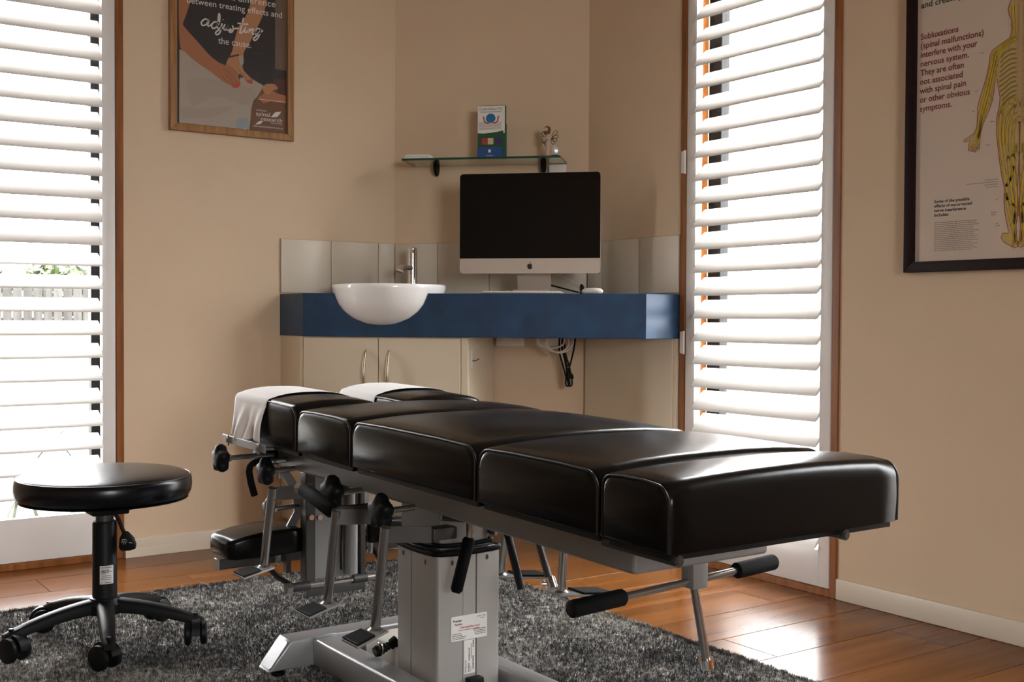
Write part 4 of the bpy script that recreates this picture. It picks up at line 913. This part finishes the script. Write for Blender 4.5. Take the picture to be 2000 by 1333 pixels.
for k in range(5):
    a = rad(A0+72*k)
    Ml = MSt @ Matrix.Rotation(a, 4, 'Z')
    m = MB(Ml); rings = []
    for q in range(9):
        u = q/8; r = .034+.20*u; zt = .136-.022*u-.026*u**2.2; hgt = .034-.010*u; w = .021-.006*u
        rings.append([(r, -w, zt-hgt), (r, w, zt-hgt), (r, w*1.05, zt-.010), (r, w*.72, zt-.002), (r, .0, zt), (r, -w*.72, zt-.002), (r, -w*1.05, zt-.010)])
    rings.append([(r+.010, y*.7, zt-hgt*.5+(z-zt+hgt*.5)*.6) for r, y, z in rings[-1]])
    m.rings(rings); lg = obj('base_leg', m, 'plastic', ST, smooth=45); recalc(lg)
    Mc = MSt @ Matrix.Rotation(a, 4, 'Z') @ Matrix.Translation((.225, 0, 0)) @ Matrix.Rotation(rad(40+63*k), 4, 'Z')
    m = MB(Mc)
    m.tube([(0, 0, .07), (0, 0, .095)], .006, 8)
    m.rings([[(-.012+.036*math.cos(t), y, .048+.036*math.sin(t)) for t in [rad(10+170*i/12) for i in range(13)]]+[(-.012-.02, y, .046), (-.012+.02, y, .046)] for y in (-.010, .010)])
    ca = obj('castor', m, 'plastic', ST, smooth=35); recalc(ca)
    for y0, y1 in ((-.028, -.0105), (.0105, .028)):
        m = MB(Mc); m.lathe([(0, 0), (.025, 0), (.030, .004), (.030, .0135), (.025, .0175), (0, .0175)], 26, Matrix.Translation((-.012, y0, .0475)) @ Matrix.Rotation(-PI/2, 4, 'X')); obj('wheel', m, 'plastic', ca, smooth=40)

# ================================================================== FRAMED POSTERS
def mm(P): return [(x*.001, y*.001) for x, y in P]
def spl(P, n=6): return [(p.x, p.y) for p in curve_pts([(x, y, 0) for x, y in P], n)]
# -- framed photograph print on the left wall (sheet coordinates in mm from its lower left corner)
LPW, LPH = .419, .594
FL = thing('framed_print', (1.572, YL-.01, 1.50), 'oak-framed photo print reading adjusting the cause on the wall beside the shuttered window', 'picture')
ML = FM((1.363, YL-.010, 1.526), (1, 0, 0), (0, 0, 1))
def frame4(MW, w, h, fw_, z0, z1, mat, parent):
    for P in ([(-fw_, -fw_), (w+fw_, -fw_), (w, 0), (0, 0)], [(w+fw_, -fw_), (w+fw_, h+fw_), (w, h), (w, 0)], [(w+fw_, h+fw_), (-fw_, h+fw_), (0, h), (w, h)], [(-fw_, h+fw_), (-fw_, -fw_), (0, 0), (0, h)]):
        m = MB(MW); m.prism(P, z0, z1, bev=.002, seg=2); recalc(obj('frame_moulding', m, mat, parent, smooth=30))
frame4(ML, LPW, LPH, .025, -.0095, .014, 'oak', FL)
def clip(P, w, h):
    def cut(P, f, g):
        o = []
        for i in range(len(P)):
            a, b_ = P[i-1], P[i]; fa, fb = f(a), f(b_)
            if (fa >= 0) != (fb >= 0): t = fa/(fa-fb); o.append((a[0]+(b_[0]-a[0])*t, a[1]+(b_[1]-a[1])*t))
            if fb >= 0: o.append(b_)
        return o
    for f in (lambda p: p[0], lambda p: w-p[0], lambda p: p[1], lambda p: h-p[1]): P = cut(P, f, None)
    return P
m = MB(ML); m.box((-.004, -.004, -.006), (LPW+.004, LPH+.004, 0)); sheet = obj('printed_sheet', m, 'l_dark', FL, smooth=0)
def lay(name, P, col, h, sm=0):
    P = clip(mm(spl(P+[P[0]], 4)[:-1] if sm else P), LPW, LPH); m = MB(ML); m.flat(P, h); o = obj(name, m, col, sheet, smooth=0); return o
lay('printed_wall', [(373,515),(420,523),(421,236),(373,238)], 'l_wall', .0003)
lay('printed_red', [(369,201),(421,204),(421,140),(369,150)], 'l_red', .0003)
lay('printed_cloth', [(12,262),(44,257),(79,227),(138,189),(191,160),(231,153),(237,189),(273,194),(327,171),(316,140),(289,113),(281,85),(273,3),(11,3)], 'l_cloth', .0005)
lay('printed_fold', [(60,60),(150,110),(260,90),(300,140),(240,160),(120,170),(40,150)], 'l_cloth2', .0006, 1)
lay('printed_fold', [(20,20),(120,30),(200,70),(180,80),(90,60),(15,60)], 'l_cloth2', .0006, 1)
lay('printed_hair', [(316,148),(327,169),(356,178),(376,166),(382,151),(416,143),(419,3),(273,3),(281,85),(293,113)], 'l_hair', .0007)
lay('printed_neck', [(306,125),(352,160),(382,147),(416,143),(416,115),(356,116),(327,105)], 'l_skin', .0008)
lay('printed_ear', [(322,165),(340,178),(372,180),(384,165),(366,158),(350,140),(330,146)], 'l_skin2', .0009, 1)
lay('printed_cup', [(227,40),(264,47),(273,5),(219,4)], 'l_cup', .0008)
lay('printed_arm', [(9,456),(54,464),(46,417),(30,369),(26,349),(51,323),(83,293),(118,259),(154,235),(187,226),(207,217),(227,196),(237,174),(237,162),(227,151),(211,149),(203,156),(174,166),(138,189),(110,205),(71,226),(32,255),(13,283)], 'l_skin', .0009, 1)
lay('printed_arm', [(285,501),(339,510),(333,454),(314,404),(293,361),(273,319),(252,285),(248,253),(246,237),(250,218),(268,201),(283,187),(284,173),(273,171),(260,176),(244,198),(231,200),(227,180),(211,194),(191,215),(184,233),(195,258),(207,283),(219,335),(231,372),(264,427)], 'l_skin2', .0008, 1)
lay('printed_nail', [(203,164),(237,172),(236,158),(223,149),(207,153)], 'l_nail', .0011)
lay('printed_nail', [(260,182),(283,189),(284,173),(273,171)], 'l_nail', .0011)
m = MB(ML)
for q in [[(174,213),(207,193),(227,169)],[(182,194),(203,177),(213,155)],[(166,186),(186,170),(201,158)],[(227,219),(248,202),(266,181)],[(211,217),(227,200)],[(191,230),(211,217),(231,196)]]: m.ribbon([(x*.001, y*.001) for x, y in spl(q, 4)], .0016, .0010)
obj('printed_finger_lines', m, 'l_hair', sheet, smooth=0)
lay('printed_watch', [(231,265),(248,271),(249,241),(237,236)], 'l_cloth', .0011, 1)
lay('printed_bracelet', [(195,262),(231,274),(233,269),(197,256)], 'l_dark', .0011)
m = MB(ML)
m.text('vast difference', .0345, .375, .465, None, .0013, align='RIGHT', width=.215).text('between treating effects and', .0315, .038, .430, None, .0013, width=.360).text('the cause.', .0335, .154, .302, None, .0013, width=.125)
for s in [[(118,380),(105,382),(92,369),(95,358),(109,363),(120,380),(115,361),(122,360),(130,369)],[(158,375),(142,378),(130,365),(134,353),(146,359),(158,378),(160,404),(156,407),(152,372),(152,356),(160,357),(166,366)],[(168,376),(162,346),(152,333),(144,336),(150,346),(174,362)],[(179,374),(174,358),(183,355),(191,372),(187,356),(195,355),(201,363)],[(207,374),(211,361),(204,349),(195,350),(209,360),(220,365),(233,367)],[(250,408),(238,361),(235,351),(244,354),(252,365)],[(227,385),(268,387)],[(258,376),(254,359),(261,357),(268,367)],[(263,390),(265,389)],[(172,391),(173,389)],[(273,373),(268,356),(282,372),(287,370),(283,355),(291,357),(298,368)],[(316,376),(302,376),(293,361),(298,354),(310,364),(318,377),(308,348),(295,332),(288,336),(298,348),(325,373)]]: m.ribbon([(x*.001, y*.001) for x, y in spl(s, 5)], .0052, .0013)
obj('lettering', m, 'l_text', sheet, smooth=0)
m = MB(ML); m.text('D D Palmer', .0095, .283, .283, None, .0013, shear=.2, width=.052); obj('faint_lettering', m, 'l_faint', sheet, smooth=0)
m = MB(ML); m.text('spinal', .022, .297, .058, None, .0013, width=.054).text('research', .022, .316, .041, None, .0013, width=.083).text('AUSTRALIAN', .0075, .298, .0755, None, .0013, width=.04).text('FOUNDATION', .006, .356, .0335, None, .0013, width=.043).text('www.spinalresearch.com.au', .0095, .287, .0165, None, .0013, width=.117)
m.flat(mm([(356,57),(373,77),(398,82),(382,61)]), .0013).flat(mm([(295,25),(310,38),(327,41),(314,27)]), .0013).flat([(.306, .118), (.417, .118), (.417, .1195), (.306, .1195)], .0013)
obj('logo_lettering', m, 'l_text', sheet, smooth=0)
m = MB(ML); m.box((-.002, -.002, .003), (LPW+.002, LPH+.002, .005)); obj('glazing', m, 'picglass', FL, smooth=0)

# -- framed nerve chart on the right wall
RPW, RPH = .63, .89
FR = thing('framed_chart', (XR-.01, 1.70, .976), 'dark-framed nervous system chart about subluxations on the wall past the window', 'picture')
MR = FM((XR-.012, 2.015, 1.006), (0, -1, 0), (0, 0, 1))
frame4(MR, RPW, RPH, .029, -.0115, .014, 'darkframe', FR)
m = MB(MR); m.box((-.004, -.004, -.006), (RPW+.004, RPH+.004, 0)); chart = obj('printed_sheet', m, 'p_sheet', FR, smooth=0)
half = mm([(310,682),(294,678),(282,668),(273,645),(278,628),(284,616),(284,587),(280,572),(264,564),(243,555),(229,547),(223,534),(220,507),(212,476),(203,450),(194,424),(189,403),(189,376),(188,354),(180,338),(165,329),(150,323),(148,319),(153,316),(167,319),(164,307),(163,294),(166,290),(172,304),(172,289),(177,288),(179,301),(181,286),(186,286),(186,302),(190,293),(195,293),(196,309),(200,336),(205,357),(213,372),(223,393),(231,413),(235,434),(239,461),(245,471),(248,449),(254,421),(252,399),(245,368),(245,330),(251,281),(260,226),(270,182),(269,155),(271,128),(277,95),(284,68),(283,65),(266,66),(262,55),(269,44),(287,33),(304,26),(309,29),(307,50),(303,77),(308,109),(309,141),(307,168),(308,210),(310,269),(309,322),(308,343),(315,350)])
cxr = half[0][0]; body = half+[(2*cxr-x, y) for x, y in half[::-1]]
m = MB(MR); m.flat(body, .0003); obj('printed_figure', m, 'p_fig', chart, smooth=0)
NV = [mm(spl(q, 4)) for q in [[(286,656),(289,613),(289,575),(261,559),(238,542),(226,506),(215,454),(204,417),(195,380),(192,348),(181,327)],[(296,574),(273,560),(244,541),(235,505),(224,463),(213,422),(201,379),(196,336),(190,304)],[(296,563),(267,550),(247,524),(238,493),(227,446),(219,410),(204,374),(192,326),(175,300)],[(302,387),(281,401),(264,387),(255,361),(256,307),(266,241),(276,187),(279,143),(289,100),(298,67),(301,35)],[(303,376),(287,368),(276,337),(277,283),(284,223),(290,175),(297,131),(301,77),(303,40)],[(306,365),(294,345),(291,292),(295,238),(301,184),(303,131),(297,88)],[(304,408),(281,417),(264,403),(258,382)],[(305,397),(287,389),(270,370),(264,338),(265,295)],[(277,262),(295,270),(300,296)],[(273,187),(287,207),(295,238)],[(303,131),(279,154),(274,171)],[(280,63),(272,52)],[(289,62),(281,44)],[(295,56),(293,35)],[(299,539),(282,540),(264,534),(255,523)],[(299,527),(282,528),(265,521),(254,511)],[(300,515),(282,515),(265,508),(253,499)],[(300,504),(282,503),(265,495),(252,486)],[(300,492),(283,491),(265,482),(251,474)],[(300,480),(283,478),(265,469),(251,462)],[(300,468),(283,466),(266,456),(251,449)],[(300,457),(283,454),(266,443),(254,436)],[(301,445),(283,441),(266,430),(257,423)],[(301,433),(284,429),(266,417),(260,411)],[(301,422),(284,417),(266,404),(264,398)]]]
fl = lambda P: [(2*cxr-x, y) for x, y in P]
m = MB(MR)
for q in NV[:14]:
    for P in (q, fl(q)): m.ribbon(P, .0056, .0005)
obj('printed_nerves', m, 'p_nerve', chart, smooth=0)
m = MB(MR)
for q in NV[14:]:
    for P in (q, fl(q)): m.ribbon(P, .0042, .0006)
for q in NV[:11]:
    for d in (-.0042, .0042):
        for P in (q, fl(q)): m.ribbon([(x+d, y) for x, y in P], .0009, .0007)
random.seed(3)
for i in range(150):
    q = random.choice(NV[:9]); x, y = random.choice(q); dx, dy = random.uniform(-.012, .012), random.uniform(-.022, -.006)
    for P in ([(x, y), (x+dx*.5, y+dy*.3), (x+dx, y+dy)],): m.ribbon(P, .0009, .0007); m.ribbon(fl(P), .0009, .0007)
obj('printed_branches', m, 'p_olive', chart, smooth=0)
m = MB(MR); yb = [.36+.0178*i for i in range(22)]
for i, y in enumerate(yb):
    for d in (-1, 1): m.ribbon([(cxr+d*.003, y+.012), (cxr+d*.010, y+.010), (cxr+d*.0125, y+.003), (cxr+d*.004, y)], .0028, .0009)
for sg in (0, 1): m.ribbon([(cxr+(.006 if sg else -.006), .345), (cxr+(.006 if sg else -.006), .78)], .0016, .0009)
obj('printed_spine', m, 'p_bone', chart, smooth=0)
m = MB(MR); m.ribbon(body+[body[0]], .0018, .0008); obj('printed_outline', m, 'p_red', chart, smooth=0)
m = MB(MR)
for i, s in enumerate(['Subluxations', '(spinal malfunctions)', 'interfere with your', 'nervous system.', 'They are often', 'not associated', 'with spinal pain', 'or other obvious', 'symptoms.']):
    w = (.118, .193, .175, .150, .136, .132, .144, .155, .100)[i]; m.text(s, .0235, .010, .617-i*.0249, None, .0005, bold=.018, width=w)
obj('maroon_lettering', m, 'p_maroon', chart, smooth=0)
m = MB(MR); m.text('and create y', .0235, .010, .704, None, .0005, bold=.018, width=.130); obj('dark_lettering', m, 'p_teal', chart, smooth=0)
m = MB(MR)
for i, s in enumerate(['Some of the possible', 'effects of uncorrected', 'nerve interference', 'includes:']): m.text(s, .0118, .060, .160-i*.0124, None, .0005, bold=.022, width=(.108, .116, .098, .045)[i])
obj('heading_lettering', m, 'p_ink', chart, smooth=0)
m = MB(MR); random.seed(5)
for i in range(16):
    z = .1045-i*.0051; x = .061; e = .061+random.uniform(.118, .138)
    while x < e: w = random.uniform(.004, .012); m.flat([(x, z), (min(e, x+w), z), (min(e, x+w), z+.0019), (x, z+.0019)], .0005); x += w+.0016
for (a, e, z) in ((.212, .252, .208), (.16, .250, .2015), (.212, .250, .195), (.217, .250, .1885), (.245, .253, .155), (.232, .248, .121), (.232, .246, .115), (.246, .254, .091), (.246, .259, .0855), (.172, .182, .395), (.180, .191, .447), (.192, .205, .545), (.226, .24, .36), (.215, .228, .3)):
    x = a
    while x < e: w = random.uniform(.004, .009); m.flat([(x, z), (min(e, x+w), z), (min(e, x+w), z+.0019), (x, z+.0019)], .0005); x += w+.0012
obj('small_print', m, 'p_grey', chart, smooth=0)
m = MB(MR); m.box((-.002, -.002, .003), (RPW+.002, RPH+.002, .005)); obj('glazing', m, 'picglass', FR, smooth=0)

# scuff on the right wall
mw = MB(MWR); mw.add([(-1.985, -.0004, .196), (-1.955, -.0004, .176), (-1.952, -.0004, .1745), (-1.984, -.0004, .1945)], [(0, 1, 2, 3)]); obj('scuff_mark', mw, 'p_grey', wall_right, smooth=0)
